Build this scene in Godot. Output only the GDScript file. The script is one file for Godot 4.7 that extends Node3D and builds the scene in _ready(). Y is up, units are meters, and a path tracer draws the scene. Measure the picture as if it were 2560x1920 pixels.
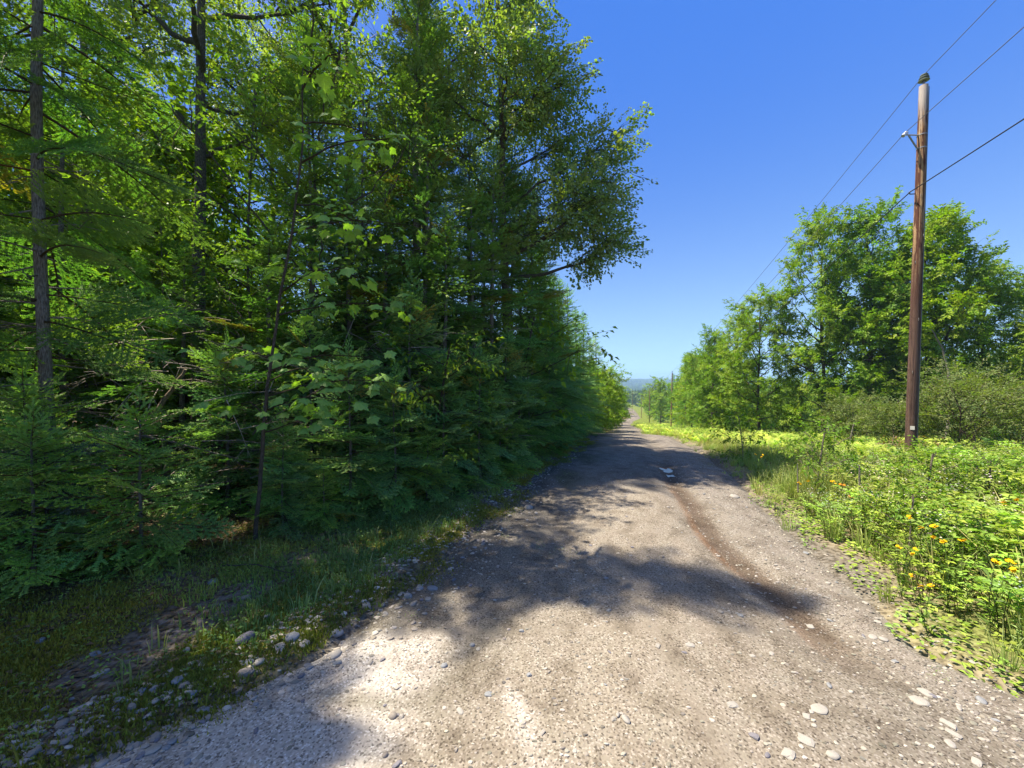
extends Node3D
# A gravel track running down through northern forest: firs and aspens on the left, a meadow with a pole line and broadleaf trees on the right.
# Metres, y up, the camera looks along -z; d below means distance ahead of the camera (d = -z).

var rng := RandomNumberGenerator.new()
var noise := FastNoiseLite.new()
var fine := FastNoiseLite.new()
var counts := {}
var M := {}
var lib := {}


class MB:
	var v := PackedVector3Array()
	var n := PackedVector3Array()
	var c := PackedColorArray()
	var uv := PackedVector2Array()

	func tri(a: Vector3, b: Vector3, d: Vector3, ca: Color, cb: Color, cd: Color) -> void:
		var nn := (d - a).cross(b - a).normalized()
		v.append(a); v.append(b); v.append(d)
		n.append(nn); n.append(nn); n.append(nn)
		c.append(ca); c.append(cb); c.append(cd)
		uv.append(Vector2.ZERO); uv.append(Vector2.ZERO); uv.append(Vector2.ZERO)

	func quad(a: Vector3, b: Vector3, d: Vector3, e: Vector3, col: Color) -> void:
		tri(a, b, d, col, col, col)
		tri(a, d, e, col, col, col)

	func trin(a: Vector3, b: Vector3, d: Vector3, na: Vector3, nb: Vector3, nd: Vector3, ca: Color, cb: Color, cd: Color, ua: Vector2, ub: Vector2, ud: Vector2) -> void:
		if (d - a).cross(b - a).dot(na + nb + nd) >= 0.0:
			v.append(a); v.append(b); v.append(d)
			n.append(na); n.append(nb); n.append(nd)
			c.append(ca); c.append(cb); c.append(cd)
			uv.append(ua); uv.append(ub); uv.append(ud)
		else:
			v.append(a); v.append(d); v.append(b)
			n.append(na); n.append(nd); n.append(nb)
			c.append(ca); c.append(cd); c.append(cb)
			uv.append(ua); uv.append(ud); uv.append(ub)

	# a tube through points with a radius and a colour at each
	func tube(p: Array, r: Array, sides: int, col: Color, capped := false, cols: Array = []) -> void:
		var prev_ring: Array = []
		var prev_n: Array = []
		var side := Vector3.RIGHT
		var run := 0.0
		for i in p.size():
			var t: Vector3 = (p[mini(i + 1, p.size() - 1)] - p[maxi(i - 1, 0)]).normalized()
			side = side - t * side.dot(t)
			if side.length() < 0.01:
				side = t.cross(Vector3.FORWARD)
			side = side.normalized()
			var up := t.cross(side)
			var ring: Array = []
			var ns: Array = []
			for k in sides + 1:
				var a := TAU * k / sides
				var dir := side * cos(a) + up * sin(a)
				ns.append(dir)
				ring.append(p[i] + dir * r[i])
			if i > 0:
				var v0 := run
				run += (p[i] - p[i - 1]).length()
				var c0: Color = cols[i - 1] if cols.size() else col
				var c1: Color = cols[i] if cols.size() else col
				for k in sides:
					var u0 := Vector2(float(k) / sides, v0)
					var u1 := Vector2(float(k + 1) / sides, v0)
					var u2 := Vector2(float(k + 1) / sides, run)
					var u3 := Vector2(float(k) / sides, run)
					trin(prev_ring[k], prev_ring[k + 1], ring[k + 1], prev_n[k], prev_n[k + 1], ns[k + 1], c0, c0, c1, u0, u1, u2)
					trin(prev_ring[k], ring[k + 1], ring[k], prev_n[k], ns[k + 1], ns[k], c0, c1, c1, u0, u2, u3)
			prev_ring = ring
			prev_n = ns
			if capped and (i == 0 or i == p.size() - 1):
				var out: Vector3 = -t if i == 0 else t
				for k in sides:
					trin(p[i], ring[k], ring[k + 1], out, out, out, col, col, col, Vector2.ZERO, Vector2.ZERO, Vector2.ZERO)

	func box(at: Transform3D, size: Vector3, col: Color) -> void:
		var h := size / 2
		for ax in 3:
			for s in [-1.0, 1.0]:
				var nn := Vector3.ZERO
				nn[ax] = s
				var a := Vector3.ZERO
				var b := Vector3.ZERO
				a[(ax + 1) % 3] = h[(ax + 1) % 3]
				b[(ax + 2) % 3] = h[(ax + 2) % 3]
				var o := nn * h[ax]
				var wn := (at.basis * nn).normalized()
				var p := [at * (o - a - b), at * (o + a - b), at * (o + a + b), at * (o - a + b)]
				trin(p[0], p[1], p[2], wn, wn, wn, col, col, col, Vector2.ZERO, Vector2.ZERO, Vector2.ZERO)
				trin(p[0], p[2], p[3], wn, wn, wn, col, col, col, Vector2.ZERO, Vector2.ZERO, Vector2.ZERO)

	func mesh(mat: Material) -> ArrayMesh:
		var a := []
		a.resize(Mesh.ARRAY_MAX)
		a[Mesh.ARRAY_VERTEX] = v
		a[Mesh.ARRAY_NORMAL] = n
		a[Mesh.ARRAY_COLOR] = c
		a[Mesh.ARRAY_TEX_UV] = uv
		var m := ArrayMesh.new()
		m.add_surface_from_arrays(Mesh.PRIMITIVE_TRIANGLES, a)
		m.surface_set_material(0, mat)
		return m


# ---------------------------------------------------------------- names, labels

func numbered(called: String) -> String:
	var k: int = counts.get(called, 0)
	counts[called] = k + 1
	return called if k == 0 else "%s_%03d" % [called, k]


func tag(o: Node, label: String, category: String, group := "", kind := "") -> Node:
	if label: o.set_meta("label", label)
	if category: o.set_meta("category", category)
	if group: o.set_meta("group", group)
	if kind: o.set_meta("kind", kind)
	return o


func base(called: String, at: Vector3, turn := 0.0) -> Node3D:
	var o := Node3D.new()
	o.name = numbered(called)
	add_child(o, true)
	o.position = at
	o.rotation.y = turn
	return o


func part(called: String, m: Mesh, parent: Node) -> MeshInstance3D:
	var o := MeshInstance3D.new()
	o.mesh = m
	if parent == self:
		o.name = numbered(called)
	else:
		var k := 0
		while parent.has_node(called if k == 0 else "%s_%03d" % [called, k]):
			k += 1
		o.name = called if k == 0 else "%s_%03d" % [called, k]
	parent.add_child(o, true)
	return o


func swarm(called: String, m: Mesh, where: Array, tints: Array, parent: Node) -> MultiMeshInstance3D:
	var mm := MultiMesh.new()
	mm.transform_format = MultiMesh.TRANSFORM_3D
	mm.use_colors = true
	mm.mesh = m
	mm.instance_count = where.size()
	for i in where.size():
		mm.set_instance_transform(i, where[i])
		mm.set_instance_color(i, tints[i])
	var o := MultiMeshInstance3D.new()
	o.multimesh = mm
	if parent == self:
		o.name = numbered(called)
	else:
		var k := 0
		while parent.has_node(called if k == 0 else "%s_%03d" % [called, k]):
			k += 1
		o.name = called if k == 0 else "%s_%03d" % [called, k]
	parent.add_child(o, true)
	o.set_meta("kind", "stuff")
	return o


func copy_of(o: Node3D, at: Vector3, turn: float, size: Vector3, label: String, group := "", lean := Vector2.ZERO) -> Node3D:
	var r: Node3D = o.duplicate()
	var stem := String(o.name)
	if stem.right(3).is_valid_int(): stem = stem.left(stem.length() - 4)
	r.name = numbered(stem)
	add_child(r, true)
	r.position = at
	r.rotation = Vector3(lean.x, turn, lean.y)
	r.scale = size
	r.set_meta("label", label)
	if group: r.set_meta("group", group)
	return r


# ---------------------------------------------------------------- the lie of the land

const PROFILE := [[-40, 0.3], [0, 0.0], [7, 0.0], [13, -0.45], [20, -1.1], [30, -2.4], [45, -4.6], [62, -5.8], [80, -7.3], [108, -9.5], [150, -12.0], [250, -16.7], [400, -22.0], [800, -33.0], [1200, -36.0], [1700, -26.0], [2300, 4.0], [2600, 9.0], [4000, -5.0]]
const ROAD := [[-40, -8.0, 8.0], [-6, -4.0, 5.2], [0, -2.6, 3.7], [1.66, -1.85, 3.05], [2.0, -1.5, 2.7], [2.38, -1.12, 2.5], [3.63, -0.62, 2.85], [4.94, -0.15, 3.15], [7.3, 0.63, 4.0], [10, 1.5, 4.85], [13, 2.45, 5.8], [20, 4.3, 7.7], [40, 10.0, 13.5], [62, 16.2, 19.7], [80, 20.4, 23.8], [108, 29.4, 33.0], [137, 40.2, 44.2], [180, 53.0, 57.0], [250, 72.0, 76.5], [400, 105.0, 110.0], [7500, 1800.0, 1805.0]]


func table(t: Array, x: float, k: int) -> float:
	if x <= t[0][0]: return t[0][k]
	for i in t.size() - 1:
		if x < t[i + 1][0]:
			return lerpf(t[i][k], t[i + 1][k], (x - t[i][0]) / (t[i + 1][0] - t[i][0]))
	return t[t.size() - 1][k]


func profile(s: float) -> float:
	var w := 0.09 * absf(s) + 0.6
	return (table(PROFILE, s - w, 1) + 2.0 * table(PROFILE, s, 1) + table(PROFILE, s + w, 1)) / 4.0


func road_left(d: float) -> float:
	return table(ROAD, d, 1) + 0.10 * fine.get_noise_2d(d * 130.0, 10.0)


func road_right(d: float) -> float:
	return table(ROAD, d, 2) + 0.16 * fine.get_noise_2d(d * 110.0, 900.0)


func along(x: float, d: float) -> float:
	return (d + 0.28 * x) / 1.078 if absf(x) < 200.0 else d


# height of the natural ground beside the road (under the road it dips below the road sheet)
func ground(x: float, d: float) -> float:
	var s := along(clampf(x, -150, 150), d)
	var y := profile(s)
	var l := table(ROAD, d, 1)
	var r := table(ROAD, d, 2)
	var out := maxf(l - x, x - r)
	var w := smoothstep(0.0, 1.2, out)
	y += w * (0.10 * noise.get_noise_2d(x * 12.0, d * 12.0) + 0.04 * fine.get_noise_2d(x * 60.0, d * 60.0))
	if d > 25.0:
		y += smoothstep(6.0, 60.0, out) * 2.0 * noise.get_noise_2d(x * 0.6, d * 0.6)
	if d > 600.0:
		y += 9.0 * noise.get_noise_2d(x * 0.035, d * 0.02) * smoothstep(600, 2500, d)
	if out < 0.25:
		y -= 0.10 * smoothstep(0.2, -0.25, out)
	return y


# the surface of the gravel
func gravel(x: float, d: float) -> float:
	var l := table(ROAD, d, 1)
	var r := table(ROAD, d, 2)
	var f := (x - l) / (r - l)
	var y := profile(along(x, d))
	y += 0.05 * sin(PI * clampf(f, 0, 1)) - 0.012
	var rut := x - rut_x(d)
	y -= 0.055 * exp(-rut * rut / 0.055) * smoothstep(1.9, 2.6, d) * smoothstep(60.0, 20.0, d)
	y -= 0.02 * exp(-pow((f - 0.27) / 0.09, 2.0))
	y += 0.012 * fine.get_noise_2d(x * 55.0, d * 55.0) + 0.02 * noise.get_noise_2d(x * 22.0, d * 22.0)
	y -= 0.06 * (smoothstep(0.05, -0.03, f) + smoothstep(0.95, 1.03, f))
	return y


func rut_x(d: float) -> float:
	return table([[0, 2.05], [2.3, 1.95], [2.94, 2.0], [3.45, 2.02], [4.32, 2.13], [6.3, 2.55], [7.3, 2.86], [10, 3.7], [20, 6.7], [60, 18.2]], d, 1)


func surf(x: float, d: float) -> float:
	return maxf(ground(x, d), gravel(x, d)) if x > road_left(d) - 0.3 and x < road_right(d) + 0.3 else ground(x, d)


func on(x: float, d: float, up := 0.0) -> Vector3:
	return Vector3(x, surf(x, d) + up, -d)


# ---------------------------------------------------------------- materials

func noise_tex(seed_: int, freq: float, kind: int, ramp: Array, size := 512, normal := false, octaves := 4, bump := 6.0) -> NoiseTexture2D:
	var f := FastNoiseLite.new()
	f.seed = seed_
	f.frequency = freq
	f.noise_type = kind
	f.fractal_octaves = octaves
	if kind == FastNoiseLite.TYPE_CELLULAR:
		f.fractal_type = FastNoiseLite.FRACTAL_NONE if octaves == 1 else FastNoiseLite.FRACTAL_FBM
		f.cellular_return_type = FastNoiseLite.RETURN_CELL_VALUE if not normal else FastNoiseLite.RETURN_DISTANCE
	var t := NoiseTexture2D.new()
	t.width = size
	t.height = size
	t.seamless = true
	t.as_normal_map = normal
	t.bump_strength = bump
	t.noise = f
	if ramp.size():
		var g := Gradient.new()
		var offs := PackedFloat32Array()
		var cols := PackedColorArray()
		for i in ramp.size():
			offs.append(float(i) / (ramp.size() - 1))
			cols.append(ramp[i])
		g.offsets = offs
		g.colors = cols
		t.color_ramp = g
	return t


func lin(r: float, g: float, b: float) -> Color:
	return Color(r, g, b).linear_to_srgb()


func mat(rough: float, spec := 0.4) -> StandardMaterial3D:
	var m := StandardMaterial3D.new()
	m.vertex_color_use_as_albedo = true
	m.roughness = rough
	m.metallic_specular = spec
	m.cull_mode = BaseMaterial3D.CULL_DISABLED
	return m


func make_materials() -> void:
	for e in [["needle", 0.55, 0.3, Color(0.85, 0.95, 0.5)], ["leaf", 0.48, 0.34, Color(0.92, 1.0, 0.42)], ["herb", 0.5, 0.34, Color(0.8, 0.9, 0.4)], ["petal", 0.6, 0.2, Color(0.6, 0.6, 0.6)]]:
		var m := mat(e[1], e[2])
		m.backlight_enabled = true
		m.backlight = e[3]
		M[e[0]] = m
	M.twig = mat(0.85, 0.2)
	var bark := mat(0.9, 0.2)
	bark.albedo_texture = noise_tex(5, 0.02, FastNoiseLite.TYPE_SIMPLEX, [Color(0.55, 0.53, 0.5), Color(0.82, 0.8, 0.78), Color(1, 1, 1)], 512)
	bark.heightmap_enabled = true
	bark.heightmap_texture = noise_tex(6, 0.03, FastNoiseLite.TYPE_SIMPLEX, [], 512)
	bark.heightmap_scale = 1.2
	bark.uv1_scale = Vector3(2, 1.3, 1)
	M.bark = bark
	var stone := mat(0.8, 0.3)
	stone.albedo_texture = noise_tex(9, 0.02, FastNoiseLite.TYPE_SIMPLEX, [Color(0.62, 0.62, 0.6), Color(0.85, 0.85, 0.85), Color(1, 0.99, 0.97)], 256)
	stone.uv1_triplanar = true
	stone.uv1_scale = Vector3(6, 6, 6)
	M.stone = stone
	var g := mat(0.92, 0.25)
	g.albedo_texture = noise_tex(21, 0.2, FastNoiseLite.TYPE_CELLULAR, [Color(0.5, 0.48, 0.46), Color(0.76, 0.74, 0.71), Color(0.80, 0.78, 0.76), Color(0.82, 0.81, 0.78), Color(0.85, 0.83, 0.8), Color(1, 1, 1)], 1024, false, 1)
	g.normal_enabled = true
	g.normal_texture = noise_tex(22, 0.06, FastNoiseLite.TYPE_SIMPLEX, [], 1024, true, 6, 4.0)
	g.normal_scale = 0.4
	g.detail_enabled = true
	g.detail_albedo = noise_tex(33, 0.012, FastNoiseLite.TYPE_SIMPLEX, [Color(0.78, 0.76, 0.74), Color(0.97, 0.96, 0.95), Color(1, 1, 1)], 1024, false, 5)
	g.detail_blend_mode = BaseMaterial3D.BLEND_MODE_MUL
	g.detail_uv_layer = BaseMaterial3D.DETAIL_UV_2
	M.gravel = g
	var s := mat(0.95, 0.15)
	s.albedo_texture = noise_tex(41, 0.03, FastNoiseLite.TYPE_SIMPLEX, [Color(0.5, 0.48, 0.45), Color(0.86, 0.84, 0.8), Color(1, 1, 1)], 1024, false, 6)
	s.heightmap_enabled = true
	s.heightmap_texture = noise_tex(42, 0.04, FastNoiseLite.TYPE_SIMPLEX, [], 512, false, 5)
	s.heightmap_scale = 3.0
	M.soil = s
	var w := StandardMaterial3D.new()
	w.albedo_color = lin(0.05, 0.045, 0.035)
	w.roughness = 0.04
	w.metallic_specular = 0.38
	M.water = w
	var metal := mat(0.45, 0.5)
	metal.metallic = 0.6
	M.metal = metal
	M.wood = mat(0.85, 0.25)
	M.wood.heightmap_enabled = true
	M.wood.heightmap_texture = noise_tex(61, 0.05, FastNoiseLite.TYPE_SIMPLEX, [], 256)
	M.wood.heightmap_scale = 0.6
	M.wood.uv1_scale = Vector3(3, 0.5, 1)
	var glaze := mat(0.2, 0.5)
	M.glaze = glaze


# ---------------------------------------------------------------- foliage pieces

func rr(a: float, b: float) -> float:
	return rng.randf_range(a, b)


func needles(mb: MB, p0: Vector3, dir0: Vector3, length: float, size: float, level: int, dark: Color, tip: Color) -> void:
	var step := 0.0135 if size < 0.025 else 0.03
	var n := maxi(2, int(length / step))
	var p := p0
	var dir := dir0
	var next := rr(0.03, 0.06)
	var sgn := 1.0
	for i in n:
		var f := float(i) / n
		dir = (dir + Vector3(0.006, 0.004, 0) + Vector3(rr(-1, 1), rr(-1, 1), rr(-1, 1)) * 0.02).normalized()
		var side := dir.cross(Vector3.UP).normalized()
		var up := side.cross(dir)
		var rest := length - i * step
		var cm := dark.lerp(tip, clampf(1.0 - rest / 0.055, 0.0, 1.0))
		var q := p + dir * step
		var wide := size * rr(0.8, 1.15) * clampf(rest / 0.015, 0.45, 1.0)
		if level > 0 or f > 0.05:
			mb.tri(p, q, p + side * wide + dir * 0.012 + up * rr(-0.001, 0.009), cm, cm, cm * 1.12)
			mb.tri(p, q, p - side * wide + dir * 0.012 + up * rr(-0.001, 0.009), cm, cm, cm * 1.12)
			if i % 2 == 0:
				mb.tri(p, q, p + up * wide * 0.8 + dir * 0.012 + side * rr(-0.008, 0.008), cm, cm, cm * 1.12)
		if level < 2 and i * step > next and rest > 0.05:
			next += rr(0.034, 0.056) * (1.0 if size < 0.025 else 2.0)
			sgn = -sgn
			var l := rest * rr(0.38, 0.55) + 0.03
			needles(mb, p, (dir * 0.75 + side * sgn * 0.72 + up * rr(-0.12, 0.12)).normalized(), minf(l, 0.3), size, level + 1 if l < 0.16 else level + 1, dark, tip)
		p = q


# one bough of a fir: a flat fan of needled twigs on a bare stem, pointing along +x
func bough(length: float, dark: Color, tip: Color, droop: float, bare: float, size := 0.017) -> MB:
	var mb := MB.new()
	var pts: Array = []
	var rad: Array = []
	var n := 9
	var sway := rr(-0.06, 0.06) * length
	for i in n + 1:
		var t := float(i) / n
		pts.append(Vector3(length * t, -droop * length * t * t + 0.05 * length * t * t * t, sway * sin(t * 3.0)))
		rad.append(lerpf(0.007 * length + 0.002, 0.0015, t))
	mb.tube(pts, rad, 4, Color(0.085, 0.06, 0.04))
	var k := int(length / (0.05 if size < 0.025 else 0.085))
	var sgn := 1.0
	for i in k:
		var t := bare + (1.0 - bare) * (i + rr(-0.3, 0.3)) / k
		if t > 0.99 or t < 0.0: continue
		var fi := t * n
		var at: Vector3 = pts[int(fi)].lerp(pts[mini(int(fi) + 1, n)], fi - int(fi))
		sgn = -sgn
		var a := deg_to_rad(lerpf(62, 38, t) + rr(-10, 10))
		var l := length * 0.40 * pow(1.0 - t, 0.75) * rr(0.65, 1.1) + rr(0.05, 0.09)
		needles(mb, at, Vector3(cos(a), rr(-0.18, 0.12) - droop * t, sgn * sin(a)).normalized(), l, size, 1 if l > 0.12 else 2, dark, tip)
	needles(mb, pts[n - 2], (pts[n] - pts[n - 2]).normalized(), (pts[n] - pts[n - 2]).length() + 0.05, size, 2, dark, tip)
	return mb


func leaf4(mb: MB, at: Vector3, dir: Vector3, up: Vector3, l: float, w: float, col: Color) -> void:
	var side := dir.cross(up).normalized()
	var nn := side.cross(dir)
	var tip := at + dir * l - nn * l * 0.18
	var mid := at + dir * l * 0.42
	var a := mid + side * w * 0.5 + nn * w * 0.14
	var b := mid - side * w * 0.5 + nn * w * 0.14
	var dk := col * 0.9
	mb.tri(at, a, tip, dk, col, col)
	mb.tri(at, tip, b, dk, col, col)


func leaf_round(mb: MB, at: Vector3, dir: Vector3, up: Vector3, l: float, w: float, col: Color) -> void:
	var side := dir.cross(up).normalized()
	var nn := side.cross(dir)
	var ring: Array = []
	for k in 6:
		var a := TAU * k / 6.0
		ring.append(at + dir * (l * 0.5 - cos(a) * l * 0.5) + side * sin(a) * w * 0.5 + nn * absf(sin(a)) * w * 0.1)
	for k in range(1, 5):
		mb.tri(ring[0], ring[k], ring[k + 1], col * 0.93, col, col)


# the five lobes of a maple leaf, blade hanging along dir
func maple_leaf(mb: MB, at: Vector3, dir: Vector3, up: Vector3, l: float, col: Color) -> void:
	var side := dir.cross(up).normalized()
	var nn := side.cross(dir)
	var shape := [[0.0, 0.0], [0.10, 0.20], [0.0, 0.40], [0.20, 0.37], [0.36, 0.52], [0.54, 0.55], [0.52, 0.36], [0.68, 0.30], [0.70, 0.17], [1.0, 0.0]]
	var c0 := at + dir * l * 0.35 + nn * l * 0.04
	for s in [1.0, -1.0]:
		for k in shape.size() - 1:
			var a: Vector3 = at + dir * l * shape[k][0] + side * s * l * shape[k][1] - nn * l * 0.30 * shape[k][1] - nn * l * 0.22 * shape[k][0] * shape[k][0]
			var b: Vector3 = at + dir * l * shape[k + 1][0] + side * s * l * shape[k + 1][1] - nn * l * 0.30 * shape[k + 1][1] - nn * l * 0.22 * shape[k + 1][0] * shape[k + 1][0]
			mb.tri(c0, a, b, col, col, col * 1.05)


# a leafy twig along +x: count leaves of a given form
func leafy_twig(count: int, length: float, size: float, form: String, col: Color, hang: float) -> MB:
	var mb := MB.new()
	mb.tube([Vector3.ZERO, Vector3(length * 0.5, length * 0.04, 0), Vector3(length, -length * 0.05, 0)], [0.004, 0.003, 0.0012], 3, Color(0.10, 0.075, 0.05))
	for i in count:
		var t := (i + 1.0) / count
		var sgn := 1.0 if i % 2 == 0 else -1.0
		var at := Vector3(length * t, 0, 0) + Vector3(rr(-0.3, 0.3), rr(-0.5, 0.5), rr(-1, 1)) * length * 0.22
		var dir := Vector3(rr(0.1, 1.0), rr(-hang, 0.35), sgn * rr(0.25, 1.1)).normalized()
		var up := Vector3(rr(-0.5, 0.5), 1.0, rr(-0.5, 0.5)).normalized()
		var c := col * rr(0.75, 1.2)
		if rng.randf() < 0.12: c = c.lerp(Color(0.20, 0.24, 0.03), 0.5)
		var l := size * rr(0.75, 1.2)
		match form:
			"round": leaf_round(mb, at, dir, up, l, l * 0.92, c)
			"maple": maple_leaf(mb, at, dir, up, l, c)
			_: leaf4(mb, at, dir, up, l, l * 0.55, c)
	return mb


func bent(points: Array, wobble: float, seg: int) -> Array:
	var out: Array = []
	for i in points.size() - 1:
		for k in seg:
			var t := float(k) / seg
			var a: Vector3 = points[maxi(i - 1, 0)]
			var d: Vector3 = points[mini(i + 2, points.size() - 1)]
			var q: Vector3 = points[i].cubic_interpolate(points[i + 1], a, d, t)
			if i + k > 0: q += Vector3(rr(-1, 1), rr(-0.4, 0.4), rr(-1, 1)) * wobble
			out.append(q)
	out.append(points[points.size() - 1])
	return out


func tapered(n: int, r0: float, r1: float, power := 1.0) -> Array:
	var out: Array = []
	for i in n:
		out.append(lerpf(r1, r0, pow(1.0 - float(i) / maxi(n - 1, 1), power)))
	return out


func basis_to(dir: Vector3, roll: float, size: float) -> Basis:
	var x := dir.normalized()
	var z := x.cross(Vector3.UP)
	if z.length() < 0.02: z = Vector3.BACK
	z = z.normalized()
	var y := z.cross(x)
	return Basis(x, y, z).rotated(x, roll).scaled(Vector3.ONE * size)


func make_library() -> void:
	rng.seed = 11
	var dark := Color(0.155, 0.275, 0.082)
	var tip := Color(0.34, 0.48, 0.11)
	for k in 2:
		lib["bough_long_%d" % k] = bough(1.6, dark, tip, 0.16 + 0.08 * k, 0.16).mesh(M.needle)
		lib["bough_mid_%d" % k] = bough(0.9, dark, tip, 0.10, 0.10).mesh(M.needle)
		lib["bough_short_%d" % k] = bough(0.45, dark * 1.15, tip, 0.03, 0.05).mesh(M.needle)
	for k in 2:
		lib["coarse_long_%d" % k] = bough(1.6, dark, tip, 0.20, 0.16, 0.036).mesh(M.needle)
		lib["coarse_mid_%d" % k] = bough(0.9, dark, tip, 0.10, 0.10, 0.034).mesh(M.needle)
		lib["coarse_short_%d" % k] = bough(0.45, dark * 1.15, tip, 0.03, 0.05, 0.03).mesh(M.needle)
	lib["bough_grey"] = bough(0.55, Color(0.13, 0.16, 0.13), Color(0.19, 0.22, 0.18), 0.1, 0.25).mesh(M.needle)
	for k in 2:
		lib["aspen_%d" % k] = leafy_twig(26, 0.45, 0.052, "round", Color(0.30, 0.40, 0.17), 0.9).mesh(M.leaf)
		lib["broad_%d" % k] = leafy_twig(20, 0.60, 0.165, "blade", Color(0.18, 0.305, 0.05), 0.5).mesh(M.leaf)
		lib["birch_%d" % k] = leafy_twig(16, 0.40, 0.07, "blade", Color(0.21, 0.34, 0.085), 0.5).mesh(M.leaf)
		lib["willow_%d" % k] = leafy_twig(18, 0.40, 0.065, "blade", Color(0.22, 0.28, 0.10), 0.3).mesh(M.leaf)
		lib["young_%d" % k] = leafy_twig(10, 0.34, 0.085, "blade", Color(0.24, 0.36, 0.035), 0.5).mesh(M.leaf)


# ---------------------------------------------------------------- trees

func fir(called: String, H: float, R: float, crown_from: float, thick: float, fill: float, dead: bool, label: String, group := "", tint := Color(1, 1, 1), kind := "bough") -> Node3D:
	var root := base(called, Vector3.ZERO)
	tag(root, label, "fir tree", group)
	var mb := MB.new()
	var line := bent([Vector3.ZERO, Vector3(rr(-0.01, 0.01), 0.33, rr(-0.01, 0.01)) * H, Vector3(rr(-0.01, 0.01), 0.7, rr(-0.01, 0.01)) * H, Vector3(0, H, 0)], 0.004, 6)
	var r := tapered(line.size(), thick, 0.004, 0.9)
	r[0] *= 1.35
	mb.tube(line, r, 7, Color(0.36, 0.34, 0.31))
	part("trunk", mb.mesh(M.bark), root)
	var where := {"long": [], "mid": [], "short": []}
	var cols := {"long": [], "mid": [], "short": []}
	var h := crown_from
	var spin := rr(0, TAU)
	while h < H - 0.05:
		var f := clampf((h - crown_from) / (H - crown_from), 0, 1)
		var step := lerpf(0.34, 0.15, f) * (0.62 if H < 3.0 else 1.0) / fill
		var n := 5 if f < 0.85 else 4
		spin += rr(0.4, 0.9)
		for k in n:
			var l := (R * pow(1.0 - f, 0.72) * (0.78 + 0.22 * smoothstep(0.0, 0.18, f)) + 0.10) * rr(0.6, 1.22)
			var hh := clampf(h + rr(-0.5, 0.5) * step, crown_from * 0.9, H)
			var fi := clampf(hh / H, 0, 1) * (line.size() - 1)
			var p: Vector3 = line[int(fi)].lerp(line[mini(int(fi) + 1, line.size() - 1)], fi - int(fi))
			var az := spin + TAU * k / n + rr(-0.25, 0.25)
			var el := deg_to_rad(lerpf(-10.0, 42.0, pow(f, 1.6)) + rr(-17, 15))
			var dir := Vector3(cos(az) * cos(el), sin(el), sin(az) * cos(el))
			var key := "long" if l > 1.15 else "mid" if l > 0.58 else "short"
			var size: float = l / {"long": 1.6, "mid": 0.9, "short": 0.45}[key]
			where[key].append(Transform3D(basis_to(dir, rr(-0.6, 0.6), size), p))
			var b := rr(0.75, 1.2)
			cols[key].append(Color(b * 1.5, b * 0.72, b * 0.55) * tint if rng.randf() < 0.03 else Color(b * rr(0.85, 1.25), b, b * rr(0.7, 1.3)) * tint)
		h += step * rr(0.85, 1.15)
	where.short.append(Transform3D(basis_to(Vector3(0.05, 1, 0), 0, 0.8), Vector3(0, H - 0.15, 0)))
	cols.short.append(tint)
	for key in where:
		if where[key].size():
			swarm("crown", lib["%s_%s_%d" % [kind, key, rng.randi() % 2]], where[key], cols[key], root)
	if dead:
		var db := MB.new()
		h = 0.35
		while h < crown_from + 1.4:
			var az := rr(0, TAU)
			var l := rr(0.35, 1.3)
			var fi := clampf(h / H, 0, 1) * (line.size() - 1)
			var p: Vector3 = line[int(fi)].lerp(line[mini(int(fi) + 1, line.size() - 1)], fi - int(fi))
			var d := Vector3(cos(az), rr(-0.35, 0.15), sin(az)).normalized()
			var e := p + d * l + Vector3(0, -0.12 * l, 0)
			var grey := Color(0.20, 0.18, 0.16) * rr(0.6, 1.3)
			db.tube(bent([p, p.lerp(e, 0.5) + Vector3(0, 0.05 * l, 0), e], 0.012, 3), tapered(7, 0.009, 0.002), 3, grey)
			for k in 5:
				var t := rr(0.3, 0.95)
				var q := p.lerp(e, t)
				var sd := (d * 0.6 + Vector3(rr(-1, 1), rr(-0.5, 0.3), rr(-1, 1))).normalized()
				db.tube([q, q + sd * rr(0.1, 0.38)], [0.004, 0.001], 3, grey)
			h += rr(0.05, 0.12)
		tag(part("dead_branches", db.mesh(M.twig), root), "", "", "", "stuff")
	return root


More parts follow.
